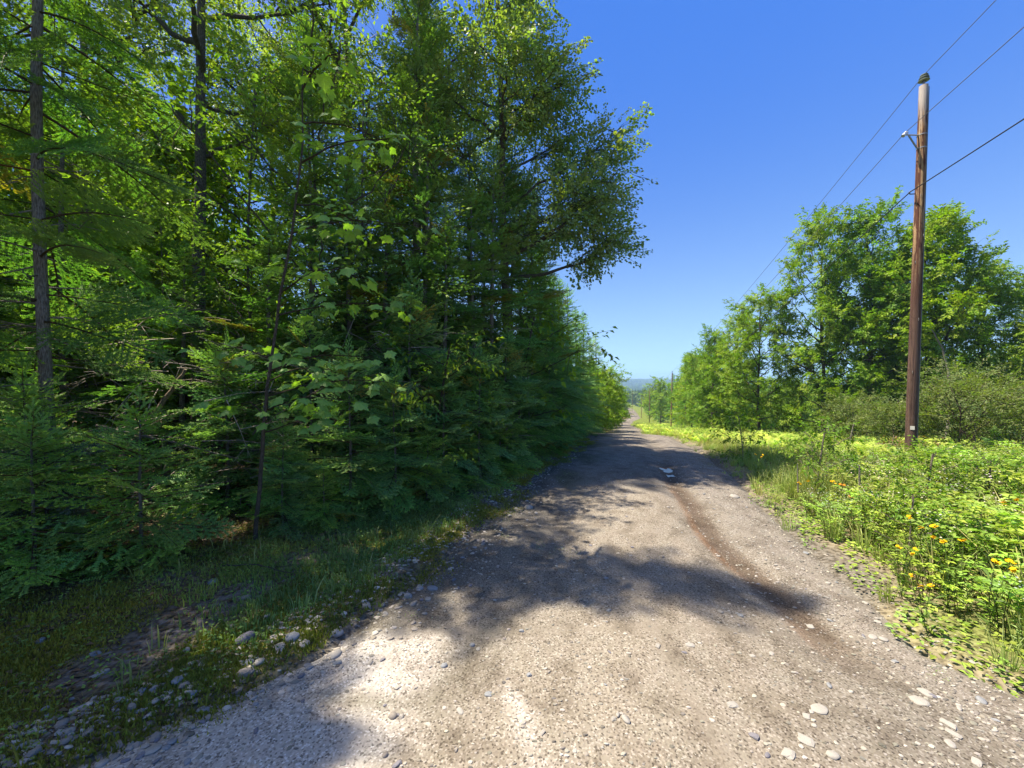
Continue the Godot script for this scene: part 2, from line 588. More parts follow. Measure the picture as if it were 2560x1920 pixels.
# trunk_pts: the trunk; limbs: [from height share, azimuth, length, rise]; leaves on limbs of the given twig
func broad(called: String, label: String, category: String, group: String, trunk_pts: Array, thick: float, limbs: Array, twig: String, clusters: int, spread: float, size: float, barkcol: Color, tint := Color(1, 1, 1), sky_pull := 0.0) -> Node3D:
	var root := base(called, Vector3.ZERO)
	tag(root, label, category, group)
	var mb := MB.new()
	var line := bent(trunk_pts, thick * 0.12, 5)
	var r := tapered(line.size(), thick, 0.012, 0.8)
	r[0] *= 1.3
	mb.tube(line, r, 8, barkcol)
	part("trunk", mb.mesh(M.bark), root)
	var lb := MB.new()
	var H: float = trunk_pts[trunk_pts.size() - 1].y
	var lines: Array = [line.slice(int(line.size() * 0.55))]
	var weight: Array = [0.7 * H * 0.4]
	for e in limbs:
		var fi: float = clampf(e[0], 0, 0.97) * (line.size() - 1)
		var p: Vector3 = line[int(fi)].lerp(line[int(fi) + 1], fi - int(fi))
		var rise: float = e[3]
		var d := Vector3(cos(e[1]), 0, sin(e[1]))
		var L: float = e[2]
		var q := [p, p + d * L * 0.35 + Vector3(0, rise * L * 0.28, 0), p + d * L * 0.7 + Vector3(0, rise * L * 0.66, 0), p + d * L + Vector3(0, rise * L, 0)]
		var ll := bent(q, 0.032 * L, 4)
		var r0 := minf(thick * 0.55, 0.012 + 0.017 * L)
		lb.tube(ll, tapered(ll.size(), r0, 0.006), 5, barkcol * 0.9)
		lines.append(ll)
		weight.append(L)
		# second-order branches
		for k in int(2 + L * 1.3):
			var t := rr(0.35, 0.95)
			var fj: float = t * (ll.size() - 1)
			var b: Vector3 = ll[int(fj)].lerp(ll[mini(int(fj) + 1, ll.size() - 1)], fj - int(fj))
			var dd := (d * rr(0.2, 1.0) + Vector3(rr(-1, 1), rr(-0.1, 1.0), rr(-1, 1))).normalized()
			var l2 := L * rr(0.22, 0.42)
			var l2l: Array = bent([b, b + dd * l2 * 0.5, b + dd * l2 + Vector3(0, 0.1 * l2, 0)], 0.02, 3)
			lb.tube(l2l, tapered(l2l.size(), r0 * 0.4, 0.003), 4, barkcol * 0.85)
			lines.append(l2l)
			weight.append(l2 * 1.3)
	var knots: Array = []
	for k in lines.size():
		var ts: Array = [0.25, 0.5, 0.75, 1.0] if k == 0 else [0.55, 0.8, 1.0] if weight[k] > 1.2 else [0.75, 1.0]
		for t in ts:
			var fj: float = clampf(t + rr(-0.1, 0.08), 0, 1) * (lines[k].size() - 1)
			knots.append(lines[k][int(fj)].lerp(lines[k][mini(int(fj) + 1, lines[k].size() - 1)], fj - int(fj)))
	var where := [[], []]
	var cols := [[], []]
	var per := maxi(1, int(round(float(clusters) / knots.size())))
	for kn in knots:
		var shade := rr(0.82, 1.18)
		var reach := spread * rr(0.7, 1.25)
		for i in per:
			var off := Vector3(rr(-1, 1), rr(-1, 1), rr(-1, 1))
			if off.length() > 1.0: off = off.normalized() * rr(0.6, 1.0)
			var p: Vector3 = kn + off * reach * Vector3(1, 0.6, 1)
			if spread > 0.3 and i % 2 == 0:
				lb.tube([kn, kn.lerp(p, 0.55) + Vector3(0, 0.03, 0), p], [0.006, 0.004, 0.002], 3, barkcol * 0.8)
			var dir := (off * 0.9 + Vector3(kn.x, 0, kn.z).normalized() * 0.5 + Vector3(0, rr(-0.3, 0.25), 0)).normalized()
			var w := rng.randi() % 2
			where[w].append(Transform3D(basis_to(dir, rr(-0.5, 0.5), size * rr(0.75, 1.2)), p))
			var g := rr(0.85, 1.15) * shade
			cols[w].append(Color(g * rr(0.88, 1.16), g, g * rr(0.85, 1.1)) * tint)
	tag(part("limbs", lb.mesh(M.bark), root), "", "", "", "stuff")
	for w in 2:
		swarm("crown", lib["%s_%d" % [twig, w]], where[w], cols[w], root)
	return root


func even_limbs(n: int, h0: float, h1: float, reach: float, rise0: float, rise1: float) -> Array:
	var out: Array = []
	var az := rr(0, TAU)
	for i in n:
		var f := float(i) / maxi(n - 1, 1)
		az += 2.4 + rr(-0.4, 0.4)
		var prof := sin(PI * lerpf(0.28, 0.92, f))
		out.append([lerpf(h0, h1, f), az, reach * prof * rr(0.75, 1.2), lerpf(rise0, rise1, f) + rr(-0.1, 0.15)])
	return out


# ---------------------------------------------------------------- small plants

func grass_tuft(blades: int, tall: float, wide: float, col: Color, tipcol: Color) -> MB:
	var mb := MB.new()
	for i in blades:
		var a := rr(0, TAU)
		var o := Vector3(cos(a), 0, sin(a)) * wide * sqrt(rng.randf())
		var h := tall * rr(0.5, 1.1)
		var lean := Vector3(cos(a + rr(-1, 1)), 0, sin(a + rr(-1, 1))) * h * rr(0.1, 0.65)
		var w := rr(0.0022, 0.0045) * (1.0 + tall)
		var s := Vector3(-sin(a), 0, cos(a)).rotated(Vector3.UP, rr(-1, 1)) * w
		var p1 := o + Vector3(0, h * 0.6, 0) + lean * 0.35
		var p2 := o + Vector3(0, h, 0) + lean
		var c := col * rr(0.75, 1.25)
		var t := tipcol * rr(0.8, 1.2)
		mb.tri(o - s, o + s, p1 + s * 0.8, c, c, c.lerp(t, 0.5))
		mb.tri(o - s, p1 + s * 0.8, p1 - s * 0.8, c, c.lerp(t, 0.5), c.lerp(t, 0.5))
		mb.tri(p1 - s * 0.8, p1 + s * 0.8, p2, c.lerp(t, 0.5), c.lerp(t, 0.5), t)
	return mb


func bramble(tall: float, canes: int, col: Color, white: bool) -> MB:
	var mb := MB.new()
	for k in canes:
		var a := rr(0, TAU)
		var out := Vector3(cos(a), 0, sin(a))
		var h := tall * rr(0.7, 1.1)
		var pts := [out * 0.03, out * 0.10 * tall + Vector3(0, h * 0.5, 0), out * 0.28 * tall + Vector3(0, h * 0.9, 0), out * 0.5 * tall + Vector3(0, h, 0)]
		mb.tube(pts, [0.005, 0.004, 0.003, 0.002], 3, Color(0.12, 0.11, 0.05))
		for i in 9:
			var t := lerpf(0.25, 1.0, i / 8.0)
			var f := t * 3.0
			var p: Vector3 = pts[int(f)].lerp(pts[mini(int(f) + 1, 3)], f - int(f))
			var la := a + rr(-2.2, 2.2)
			var d := Vector3(cos(la), rr(-0.1, 0.5), sin(la)).normalized()
			var q := p + d * rr(0.05, 0.10)
			var c := col * rr(0.75, 1.25)
			var l := rr(0.055, 0.085)
			var up := Vector3(rr(-0.4, 0.4), 1, rr(-0.4, 0.4)).normalized()
			leaf4(mb, q, d, up, l, l * 0.62, c)
			for s in [-1.0, 1.0]:
				leaf4(mb, q - d * 0.015, (d * 0.35 + d.cross(up) * s).normalized(), up, l * 0.85, l * 0.5, c * 0.95)
		if white:
			for i in 16:
				var p: Vector3 = pts[3] + Vector3(rr(-1, 1), rr(-0.3, 1.0), rr(-1, 1)) * 0.10
				petals(mb, p, Vector3(rr(-0.5, 0.5), 1, rr(-0.5, 0.5)).normalized(), 0.0085, 5, Color(0.72, 0.70, 0.64))
	return mb


func petals(mb: MB, at: Vector3, up: Vector3, r: float, n: int, col: Color) -> void:
	var s := up.cross(Vector3.FORWARD)
	if s.length() < 0.05: s = up.cross(Vector3.RIGHT)
	s = s.normalized()
	var f := s.cross(up)
	for k in n:
		var a := TAU * k / n
		var d := s * cos(a) + f * sin(a)
		var e := (s * -sin(a) + f * cos(a)) * r * 2.4 / n
		mb.tri(at, at + d * r * 0.75 + e + up * r * 0.1, at + d * r + up * r * 0.02, col * 0.85, col, col)
		mb.tri(at, at + d * r + up * r * 0.02, at + d * r * 0.75 - e + up * r * 0.1, col * 0.85, col, col)


func stalk_herb(tall: float, col: Color, lw: float) -> MB:
	var mb := MB.new()
	for k in 3:
		var o := Vector3(rr(-0.06, 0.06), 0, rr(-0.06, 0.06))
		var h := tall * rr(0.7, 1.1)
		var top := o + Vector3(rr(-0.12, 0.12) * tall, h, rr(-0.12, 0.12) * tall)
		mb.tube([o, o.lerp(top, 0.5) + Vector3(rr(-0.02, 0.02), 0, rr(-0.02, 0.02)), top], [0.004, 0.003, 0.0015], 3, Color(0.10, 0.13, 0.04))
		var n := int(16 * tall + 8)
		for i in n:
			var t := lerpf(0.12, 1.0, float(i) / n)
			var a := i * 2.4 + rr(-0.3, 0.3)
			var d := Vector3(cos(a), rr(0.1, 0.7), sin(a)).normalized()
			var l := lerpf(0.095, 0.04, t) * rr(0.8, 1.2)
			leaf4(mb, o.lerp(top, t), d, Vector3.UP, l, l * lw, col * rr(0.75, 1.25))
	return mb


func fern_plant(tall: float, col: Color) -> MB:
	var mb := MB.new()
	var n := 6
	for k in n:
		var a := TAU * k / n + rr(-0.3, 0.3)
		var out := Vector3(cos(a), 0, sin(a))
		var side := Vector3(-sin(a), 0, cos(a))
		var l := tall * rr(0.8, 1.15)
		var prev := Vector3.ZERO
		var c := col * rr(0.8, 1.2)
		for i in range(1, 15):
			var t := i / 14.0
			var p := out * l * 0.75 * pow(t, 1.25) + Vector3(0, l * (1.25 * t - 0.62 * t * t), 0)
			var w := l * 0.26 * sin(PI * clampf(t * 0.95 + 0.04, 0, 1)) * (1.0 - 0.45 * t) * (0.0 if t < 0.18 else 1.0)
			var fw := (p - prev)
			for s in [-1.0, 1.0]:
				mb.tri(prev, p, p + side * s * w + fw * 0.4 + Vector3(0, -0.12 * w, 0), c, c, c * 1.15)
			mb.tri(prev, p, p + side * 0.003, Color(0.1, 0.11, 0.04), Color(0.1, 0.11, 0.04), Color(0.1, 0.11, 0.04))
			prev = p
	return mb


func low_leaves(n: int, r: float, l: float, col: Color) -> MB:
	var mb := MB.new()
	for i in n:
		var a := rr(0, TAU)
		var p := Vector3(cos(a), 0, sin(a)) * r * sqrt(rng.randf()) + Vector3(0, rr(0.01, 0.09), 0)
		var d := Vector3(cos(a + rr(-1, 1)), rr(-0.1, 0.5), sin(a + rr(-1, 1))).normalized()
		leaf4(mb, p, d, Vector3(rr(-0.4, 0.4), 1, rr(-0.4, 0.4)).normalized(), l * rr(0.7, 1.2), l * 0.6, col * rr(0.7, 1.25))
	return mb


func pebble(seed_: int, flat: float, seg: int, col: Color, angular: bool) -> ArrayMesh:
	var mb := MB.new()
	var f := FastNoiseLite.new()
	f.seed = seed_
	f.frequency = 0.9
	var rings := seg / 2 + 1
	var g: Array = []
	for j in rings + 1:
		var row: Array = []
		var th := PI * j / rings
		for i in seg + 1:
			var ph := TAU * (i % seg) / seg
			var d := Vector3(sin(th) * cos(ph), cos(th), sin(th) * sin(ph))
			var r := 0.5 * (1.0 + (0.55 if angular else 0.28) * f.get_noise_3d(d.x * 1.3, d.y * 1.3, d.z * 1.3) + 0.06 * f.get_noise_3d(d.x * 5, d.y * 5, d.z * 5))
			var p := d * r
			if angular:
				p.x = clampf(p.x + p.z * 0.25, -0.40, 0.46)
				p.z = clampf(p.z - p.x * 0.2, -0.40, 0.34)
			p.y = clampf(p.y, -0.36, 0.36) * flat
			row.append(p)
		g.append(row)
	for j in rings:
		for i in seg:
			var a: Vector3 = g[j][i]
			var b: Vector3 = g[j][i + 1]
			var c: Vector3 = g[j + 1][i + 1]
			var d: Vector3 = g[j + 1][i]
			var k := col * (0.92 + 0.16 * f.get_noise_3d(a.x * 9, a.y * 9, a.z * 9))
			for t in [[a, b, c], [a, c, d]]:
				if angular:
					var nn: Vector3 = (t[2] - t[0]).cross(t[1] - t[0]).normalized()
					if nn.dot(t[0] + t[1] + t[2]) < 0: nn = -nn
					var m0: Vector3 = (nn + t[0].normalized() * 0.12).normalized()
					var m1: Vector3 = (nn + t[1].normalized() * 0.12).normalized()
					var m2: Vector3 = (nn + t[2].normalized() * 0.12).normalized()
					mb.trin(t[0], t[1], t[2], m0, m1, m2, k, k, k, Vector2.ZERO, Vector2.ZERO, Vector2.ZERO)
				else:
					var q := Vector3(1, 1.0 / (flat * flat), 1)
					mb.trin(t[0], t[1], t[2], (t[0] * q).normalized(), (t[1] * q).normalized(), (t[2] * q).normalized(), k, k, k, Vector2.ZERO, Vector2.ZERO, Vector2.ZERO)
	return mb.mesh(M.stone)


func pick_place(d0: float, d1: float, x0: float, x1: float) -> Vector2:
	return Vector2(rr(x0, x1), rr(d0, d1))


# ---------------------------------------------------------------- setting

func steps(from: float, to: float, step: float, grow: float) -> PackedFloat32Array:
	var out := PackedFloat32Array()
	var x := from
	var st := step
	while x < to:
		out.append(x)
		x += st
		st *= grow
	return out


func soil_colour(x: float, d: float) -> Color:
	var l := table(ROAD, d, 1)
	var r := table(ROAD, d, 2)
	var a := noise.get_noise_2d(x * 30.0, d * 30.0)
	var b := fine.get_noise_2d(x * 40.0, d * 40.0)
	var grit := Color(0.20, 0.185, 0.165)
	var c: Color
	if x < (l + r) * 0.5:
		var o := l - x
		var litter := Color(0.14, 0.10, 0.065).lerp(Color(0.25, 0.19, 0.13), clampf(0.5 + b, 0, 1))
		var moss := Color(0.27, 0.255, 0.06).lerp(Color(0.16, 0.17, 0.06), clampf(0.5 + 1.3 * a, 0, 1))
		var dirt := Color(0.20, 0.18, 0.165)
		c = moss.lerp(dirt, smoothstep(0.05, 0.4, b + 0.6 * a))
		c = c.lerp(litter, smoothstep(1.2, 2.6, o + 0.8 * a))
		c = grit.lerp(c, smoothstep(-0.15, 0.35, o + 0.5 * b))
	else:
		var o := x - r
		var dry := Color(0.34, 0.29, 0.20)
		var soil := Color(0.20, 0.20, 0.08).lerp(Color(0.20, 0.25, 0.07), clampf(0.5 + b, 0, 1))
		c = dry.lerp(soil, smoothstep(0.1, 0.9, o + 0.6 * b))
		c = grit.lerp(c, smoothstep(-0.1, 0.3, o + 0.4 * b))
		c = c.lerp(Color(0.19, 0.25, 0.05), smoothstep(60.0, 90.0, d))
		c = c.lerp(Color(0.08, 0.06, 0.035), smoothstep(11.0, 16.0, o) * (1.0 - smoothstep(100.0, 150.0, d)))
	var f := Color(0.05, 0.09, 0.03) * (1.0 + 0.5 * noise.get_noise_2d(x * 0.2, d * 0.2))
	return c.lerp(f, smoothstep(110.0, 260.0, d) * smoothstep(6.0, 25.0, maxf(l - x, x - r)))


func make_ground() -> void:
	var far := steps(6.0, 3600.0, 0.16, 1.06)
	var xs := PackedFloat32Array()
	for i in far.size():
		xs.append(-far[far.size() - 1 - i])
	xs.append_array(steps(-5.88, 5.94, 0.12, 1.0))
	xs.append_array(far)
	var back := steps(0.0, 45.0, 0.3, 1.2)
	var ds := PackedFloat32Array()
	for i in back.size():
		ds.append(0.7 - back[back.size() - 1 - i])
	ds.append_array(steps(0.8, 5.95, 0.1, 1.0))
	ds.append_array(steps(6.0, 3600.0, 0.12, 1.04))
	var v := PackedVector3Array()
	var c := PackedColorArray()
	var uv := PackedVector2Array()
	var nx := xs.size()
	for d in ds:
		for x in xs:
			v.append(Vector3(x, ground(x, d), -d))
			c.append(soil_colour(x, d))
			uv.append(Vector2(x, d) * 0.45)
	sheet("ground", v, c, uv, PackedVector2Array(), nx, ds.size(), M.soil, "mossy and grassy ground with forest floor, sloping down to a wooded valley")


func sheet(called: String, v: PackedVector3Array, c: PackedColorArray, uv: PackedVector2Array, uv2: PackedVector2Array, nx: int, nz: int, m: Material, label: String) -> MeshInstance3D:
	var n := PackedVector3Array()
	n.resize(v.size())
	var idx := PackedInt32Array()
	for j in nz:
		for i in nx:
			var e := v[j * nx + mini(i + 1, nx - 1)] - v[j * nx + maxi(i - 1, 0)]
			var f := v[mini(j + 1, nz - 1) * nx + i] - v[maxi(j - 1, 0) * nx + i]
			var nn := e.cross(f).normalized()
			n[j * nx + i] = nn if nn.y > 0 else -nn
			if i < nx - 1 and j < nz - 1:
				var a := j * nx + i
				idx.append_array([a, a + nx, a + 1, a + 1, a + nx, a + nx + 1])
	var t0 := (v[idx[2]] - v[idx[0]]).cross(v[idx[1]] - v[idx[0]])
	if t0.y < 0:
		for k in range(0, idx.size(), 3):
			var q := idx[k + 1]
			idx[k + 1] = idx[k + 2]
			idx[k + 2] = q
	var arr := []
	arr.resize(Mesh.ARRAY_MAX)
	arr[Mesh.ARRAY_VERTEX] = v
	arr[Mesh.ARRAY_NORMAL] = n
	arr[Mesh.ARRAY_COLOR] = c
	arr[Mesh.ARRAY_TEX_UV] = uv
	if uv2.size(): arr[Mesh.ARRAY_TEX_UV2] = uv2
	arr[Mesh.ARRAY_INDEX] = idx
	var me := ArrayMesh.new()
	me.add_surface_from_arrays(Mesh.PRIMITIVE_TRIANGLES, arr)
	me.surface_set_material(0, m)
	var o := part(called, me, self)
	tag(o, label, "", "", "structure")
	return o


func gravel_colour(x: float, d: float) -> Color:
	var l := table(ROAD, d, 1)
	var r := table(ROAD, d, 2)
	var f := (x - l) / (r - l)
	var a := noise.get_noise_2d(x * 25.0, d * 16.0)
	var b := fine.get_noise_2d(x * 45.0, d * 25.0)
	var c := Color(0.325, 0.30, 0.26).lerp(Color(0.255, 0.24, 0.214), clampf(0.5 + 1.5 * a, 0, 1))
	c = c.lerp(Color(0.40, 0.372, 0.32), 0.6 * exp(-pow((f - 0.42) / 0.12, 2.0)) * clampf(0.7 + b, 0, 1))
	# the drier pale wheel track and the darker loose stone along the right side
	var rx := x - rut_x(d)
	c = c.lerp(Color(0.32, 0.30, 0.275), 0.8 * smoothstep(0.1, 0.35, rx) * smoothstep(0.95, 0.55, rx) * smoothstep(40.0, 10.0, d))
	var wet := smoothstep(1.9, 2.7, d) * smoothstep(9.0, 7.6, d)
	c = c.lerp(Color(0.14, 0.105, 0.078), 0.8 * wet * exp(-pow((rx + 0.03 * b) / 0.13, 4.0)))
	c = c.lerp(Color(0.27, 0.135, 0.06), 0.62 * wet * clampf(0.7 + b, 0, 1) * exp(-pow((rx + 0.125 + 0.06 * b) / 0.042, 2.0)))
	var damp := smoothstep(2.45, 1.8, d) * exp(-pow((rx - 0.05 - 0.30 * (2.4 - d)) / 0.22, 2.0))
	c = c.lerp(Color(0.17, 0.145, 0.12), 0.7 * damp * clampf(0.6 + 1.3 * b, 0, 1))
	# left edge: dark fines and moss between the stones
	c = c.lerp(Color(0.16, 0.155, 0.14), 0.75 * smoothstep(0.22, 0.02, f + 0.12 * b))
	c = c.lerp(Color(0.085, 0.095, 0.03), 0.7 * smoothstep(0.1, 0.45, b) * smoothstep(0.33, 0.1, f))
	# pale packed silt near the camera on the left
	var s := smoothstep(0.62, 0.36, Vector2((x + 0.78) / 1.15, (d - 2.22) / 0.62).length() + 0.30 * b)
	s = maxf(s, smoothstep(0.72, 0.40, Vector2((x + 1.02) / 1.25, (d - 1.74) / 0.55).length() + 0.25 * b))
	c = c.lerp(Color(0.60, 0.585, 0.56), 0.95 * s)
	var w := x - 0.11 + 0.33 * (d - 1.66)
	c = c.lerp(Color(0.62, 0.60, 0.57), 0.85 * exp(-pow((w + 0.03 * b) / 0.05, 2.0)) * smoothstep(2.15, 1.95, d) * clampf(0.65 + 1.4 * fine.get_noise_2d(x * 240.0, d * 240.0), 0, 1))
	return c


func make_road() -> MeshInstance3D:
	var ds := PackedFloat32Array()
	var back := steps(0.0, 40.0, 0.25, 1.2)
	for i in back.size():
		ds.append(0.58 - back[back.size() - 1 - i])
	ds.append_array(steps(0.62, 3.2, 0.045, 1.0))
	ds.append_array(steps(3.22, 420.0, 0.05, 1.016))
	var v := PackedVector3Array()
	var c := PackedColorArray()
	var uv := PackedVector2Array()
	var uv2 := PackedVector2Array()
	var n := 92
	for d in ds:
		var l := road_left(d) - 0.25
		var r := road_right(d) + 0.2
		for i in n + 1:
			var x := lerpf(l, r, float(i) / n)
			v.append(Vector3(x, gravel(x, d), -d))
			c.append(gravel_colour(x, d))
			uv.append(Vector2(x, d) * 0.62)
			uv2.append(Vector2(x, d * 0.8) * 0.21)
	return sheet("road", v, c, uv, uv2, n + 1, ds.size(), M.gravel, "gravel track with tyre ruts, loose stones and dark damp streaks")


# an uneven pool laid into the rut
func puddle(x: float, d: float, rx: float, rd: float, up: float, label: String) -> void:
	var mb := MB.new()
	var y := gravel(rut_x(d), d) + up
	var ring: Array = []
	for k in 28:
		var a := TAU * k / 28
		var q := 1.0 + 0.8 * fine.get_noise_2d(cos(a) * 95.0 + x * 40.0, sin(a) * 95.0 + d * 40.0)
		ring.append(Vector3(x + cos(a) * rx * q, y, -d + sin(a) * rd * q))
	for k in 28:
		mb.trin(Vector3(x, y, -d), ring[k], ring[(k + 1) % 28], Vector3.UP, Vector3.UP, Vector3.UP, Color.WHITE, Color.WHITE, Color.WHITE, Vector2.ZERO, Vector2.ZERO, Vector2.ZERO)
	tag(part("puddle", mb.mesh(M.water), self), label, "puddle")


func catenary(a: Vector3, b: Vector3, sag: float, n: int) -> Array:
	var out: Array = []
	for i in n + 1:
		var t := float(i) / n
		out.append(a.lerp(b, t) - Vector3(0, sag * 4.0 * t * (1.0 - t), 0))
	return out


func utility_pole(at: Vector3, tall: float, lean: float, detailed: bool, label: String, turn := 0.0) -> Node3D:
	var root := base("utility_pole", at, turn)
	root.rotation.z = lean
	tag(root, label, "utility pole", "poles of the line right of the track")
	var mb := MB.new()
	var rings := 150 if detailed else 12
	var sides := 40 if detailed else 8
	var prev: Array = []
	var f := FastNoiseLite.new()
	f.seed = 77
	f.frequency = 1.0
	for j in rings + 1:
		var t := float(j) / rings
		var y := t * tall
		var rad := lerpf(0.100, 0.079, t)
		var row: Array = []
		for k in sides + 1:
			var a := TAU * (k % sides) / sides
			var q := Vector3(cos(a), 0, sin(a))
			var streak := f.get_noise_3d(q.x * 5.0, y * 0.55, q.z * 5.0) + 0.7 * f.get_noise_3d(q.x * 17.0, y * 0.9, q.z * 17.0) + 0.3 * f.get_noise_3d(q.x * 40.0, y * 3.0, q.z * 40.0)
			var blot := f.get_noise_3d(q.x * 2.0 + 9.0, y * 1.3, q.z * 2.0)
			var dark := Color(0.06, 0.038, 0.032).lerp(Color(0.15, 0.095, 0.075), clampf(0.5 + streak, 0, 1))
			var red := Color(0.14, 0.062, 0.042).lerp(Color(0.06, 0.03, 0.024), clampf(0.5 + streak, 0, 1))
			var c := dark.lerp(red, smoothstep(0.30, 0.62, t))
			c = c.lerp(Color(0.42, 0.28, 0.15), smoothstep(0.05, 0.22, streak + 0.7 * blot) * smoothstep(0.42, 0.66, t))
			c = c.lerp(Color(0.5, 0.44, 0.40), smoothstep(0.9, 0.97, t + 0.08 * streak))
			if not detailed: c = Color(0.2, 0.13, 0.085)
			row.append([Vector3(0, y, 0) + q * (rad + 0.004 * streak), q, c])
		if j > 0:
			for k in sides:
				var A: Array = prev[k]
				var B: Array = prev[k + 1]
				var C: Array = row[k + 1]
				var D: Array = row[k]
				mb.trin(A[0], B[0], C[0], A[1], B[1], C[1], A[2], B[2], C[2], Vector2(k, y), Vector2(k + 1, y), Vector2(k + 1, y))
				mb.trin(A[0], C[0], D[0], A[1], C[1], D[1], A[2], C[2], D[2], Vector2(k, y), Vector2(k + 1, y), Vector2(k, y))
		prev = row
	for k in sides:
		mb.trin(Vector3(0, tall + 0.006, 0), prev[k][0], prev[k + 1][0], Vector3.UP, Vector3.UP, Vector3.UP, Color(0.4, 0.36, 0.32), Color(0.4, 0.36, 0.32), Color(0.4, 0.36, 0.32), Vector2.ZERO, Vector2.ZERO, Vector2.ZERO)
	part("shaft", mb.mesh(M.wood), root)
	var steel := Color(0.42, 0.43, 0.44)
	mb = MB.new()
	mb.tube([Vector3(0, tall - 0.02, 0), Vector3(0.0, tall + 0.15, 0)], [0.022, 0.022], 8, Color(0.2, 0.2, 0.22), true)
	part("pin", mb.mesh(M.metal), root)
	mb = MB.new()
	mb.tube([Vector3(0, tall + 0.10, 0), Vector3(0, tall + 0.27, 0)], [0.034, 0.026], 12, Color(0.09, 0.10, 0.09), true)
	for e in [[0.115, 0.100], [0.172, 0.092], [0.228, 0.074]]:
		mb.tube([Vector3(0, tall + e[0], 0), Vector3(0, tall + e[0] + 0.022, 0)], [e[1], e[1] * 0.86], 16, Color(0.20, 0.23, 0.19), true)
	part("insulator", mb.mesh(M.glaze), root)
	if detailed:
		mb = MB.new()
		var arm := Vector3(-0.42, tall - 1.13, 0.02)
		mb.tube([Vector3(-0.08, tall - 1.12, 0), arm], [0.016, 0.016], 6, steel, true)
		mb.tube([Vector3(-0.1, tall - 1.42, 0), arm + Vector3(0.1, -0.015, 0)], [0.017, 0.017], 6, steel * 0.7, true)
		mb.tube([arm + Vector3(-0.03, -0.03, 0), arm + Vector3(0.05, 0.05, 0)], [0.04, 0.04], 8, steel * 1.3, true)
		part("bracket", mb.mesh(M.metal), root)
		mb = MB.new()
		mb.tube([Vector3(-0.1, tall - 2.45, 0), Vector3(-0.22, tall - 2.46, 0.0), Vector3(-0.25, tall - 2.42, 0), Vector3(-0.21, tall - 2.39, 0)], [0.013, 0.013, 0.012, 0.01], 6, Color(0.1, 0.1, 0.11), true)
		part("hook", mb.mesh(M.metal), root)
		for y in [tall - 1.12, tall - 1.42]:
			mb = MB.new()
			mb.tube([Vector3(0, y - 0.012, 0), Vector3(0, y + 0.012, 0)], [0.090, 0.090], 18, Color(0.3, 0.28, 0.26))
			part("strap", mb.mesh(M.metal), root)
		mb = MB.new()
		var w: Array = []
		for i in 13:
			var y := lerpf(0.3, tall - 0.05, i / 12.0)
			w.append(Vector3(0.04, y, 0).normalized() * 0.0 + Vector3(0.7, 0, 0.72) * (lerpf(0.100, 0.079, y / tall) + 0.008) + Vector3(0, y, 0))
		mb.tube(w, tapered(13, 0.008, 0.008), 5, Color(0.2, 0.2, 0.19))
		part("ground_wire", mb.mesh(M.metal), root)
		for e in [[2.1, -0.9], [3.3, -0.2], [4.6, -1.1], [5.2, 0.2], [6.1, -0.6]]:
			mb = MB.new()
			var rad := lerpf(0.100, 0.079, e[0] / tall) + 0.004
			var q := Vector3(sin(e[1]), 0, cos(e[1]))
			mb.tube([q * (rad - 0.01) + Vector3(0, e[0] - 0.03, 0), q * (rad + 0.008) + Vector3(0, e[0] - 0.028, 0), q * (rad + 0.008) + Vector3(0, e[0] + 0.028, 0), q * (rad - 0.01) + Vector3(0, e[0] + 0.03, 0)], [0.004, 0.004, 0.004, 0.004], 5, Color(0.3, 0.29, 0.28))
			part("staple", mb.mesh(M.metal), root)
		mb = MB.new()
		mb.box(Transform3D(Basis(Vector3.UP, -0.55), Vector3(-0.058, 0.84, 0.086)), Vector3(0.075, 0.085, 0.004), Color(0.62, 0.58, 0.52))
		part("tag_plate", mb.mesh(M.glaze), root)
	return root


# ---------------------------------------------------------------- the scene

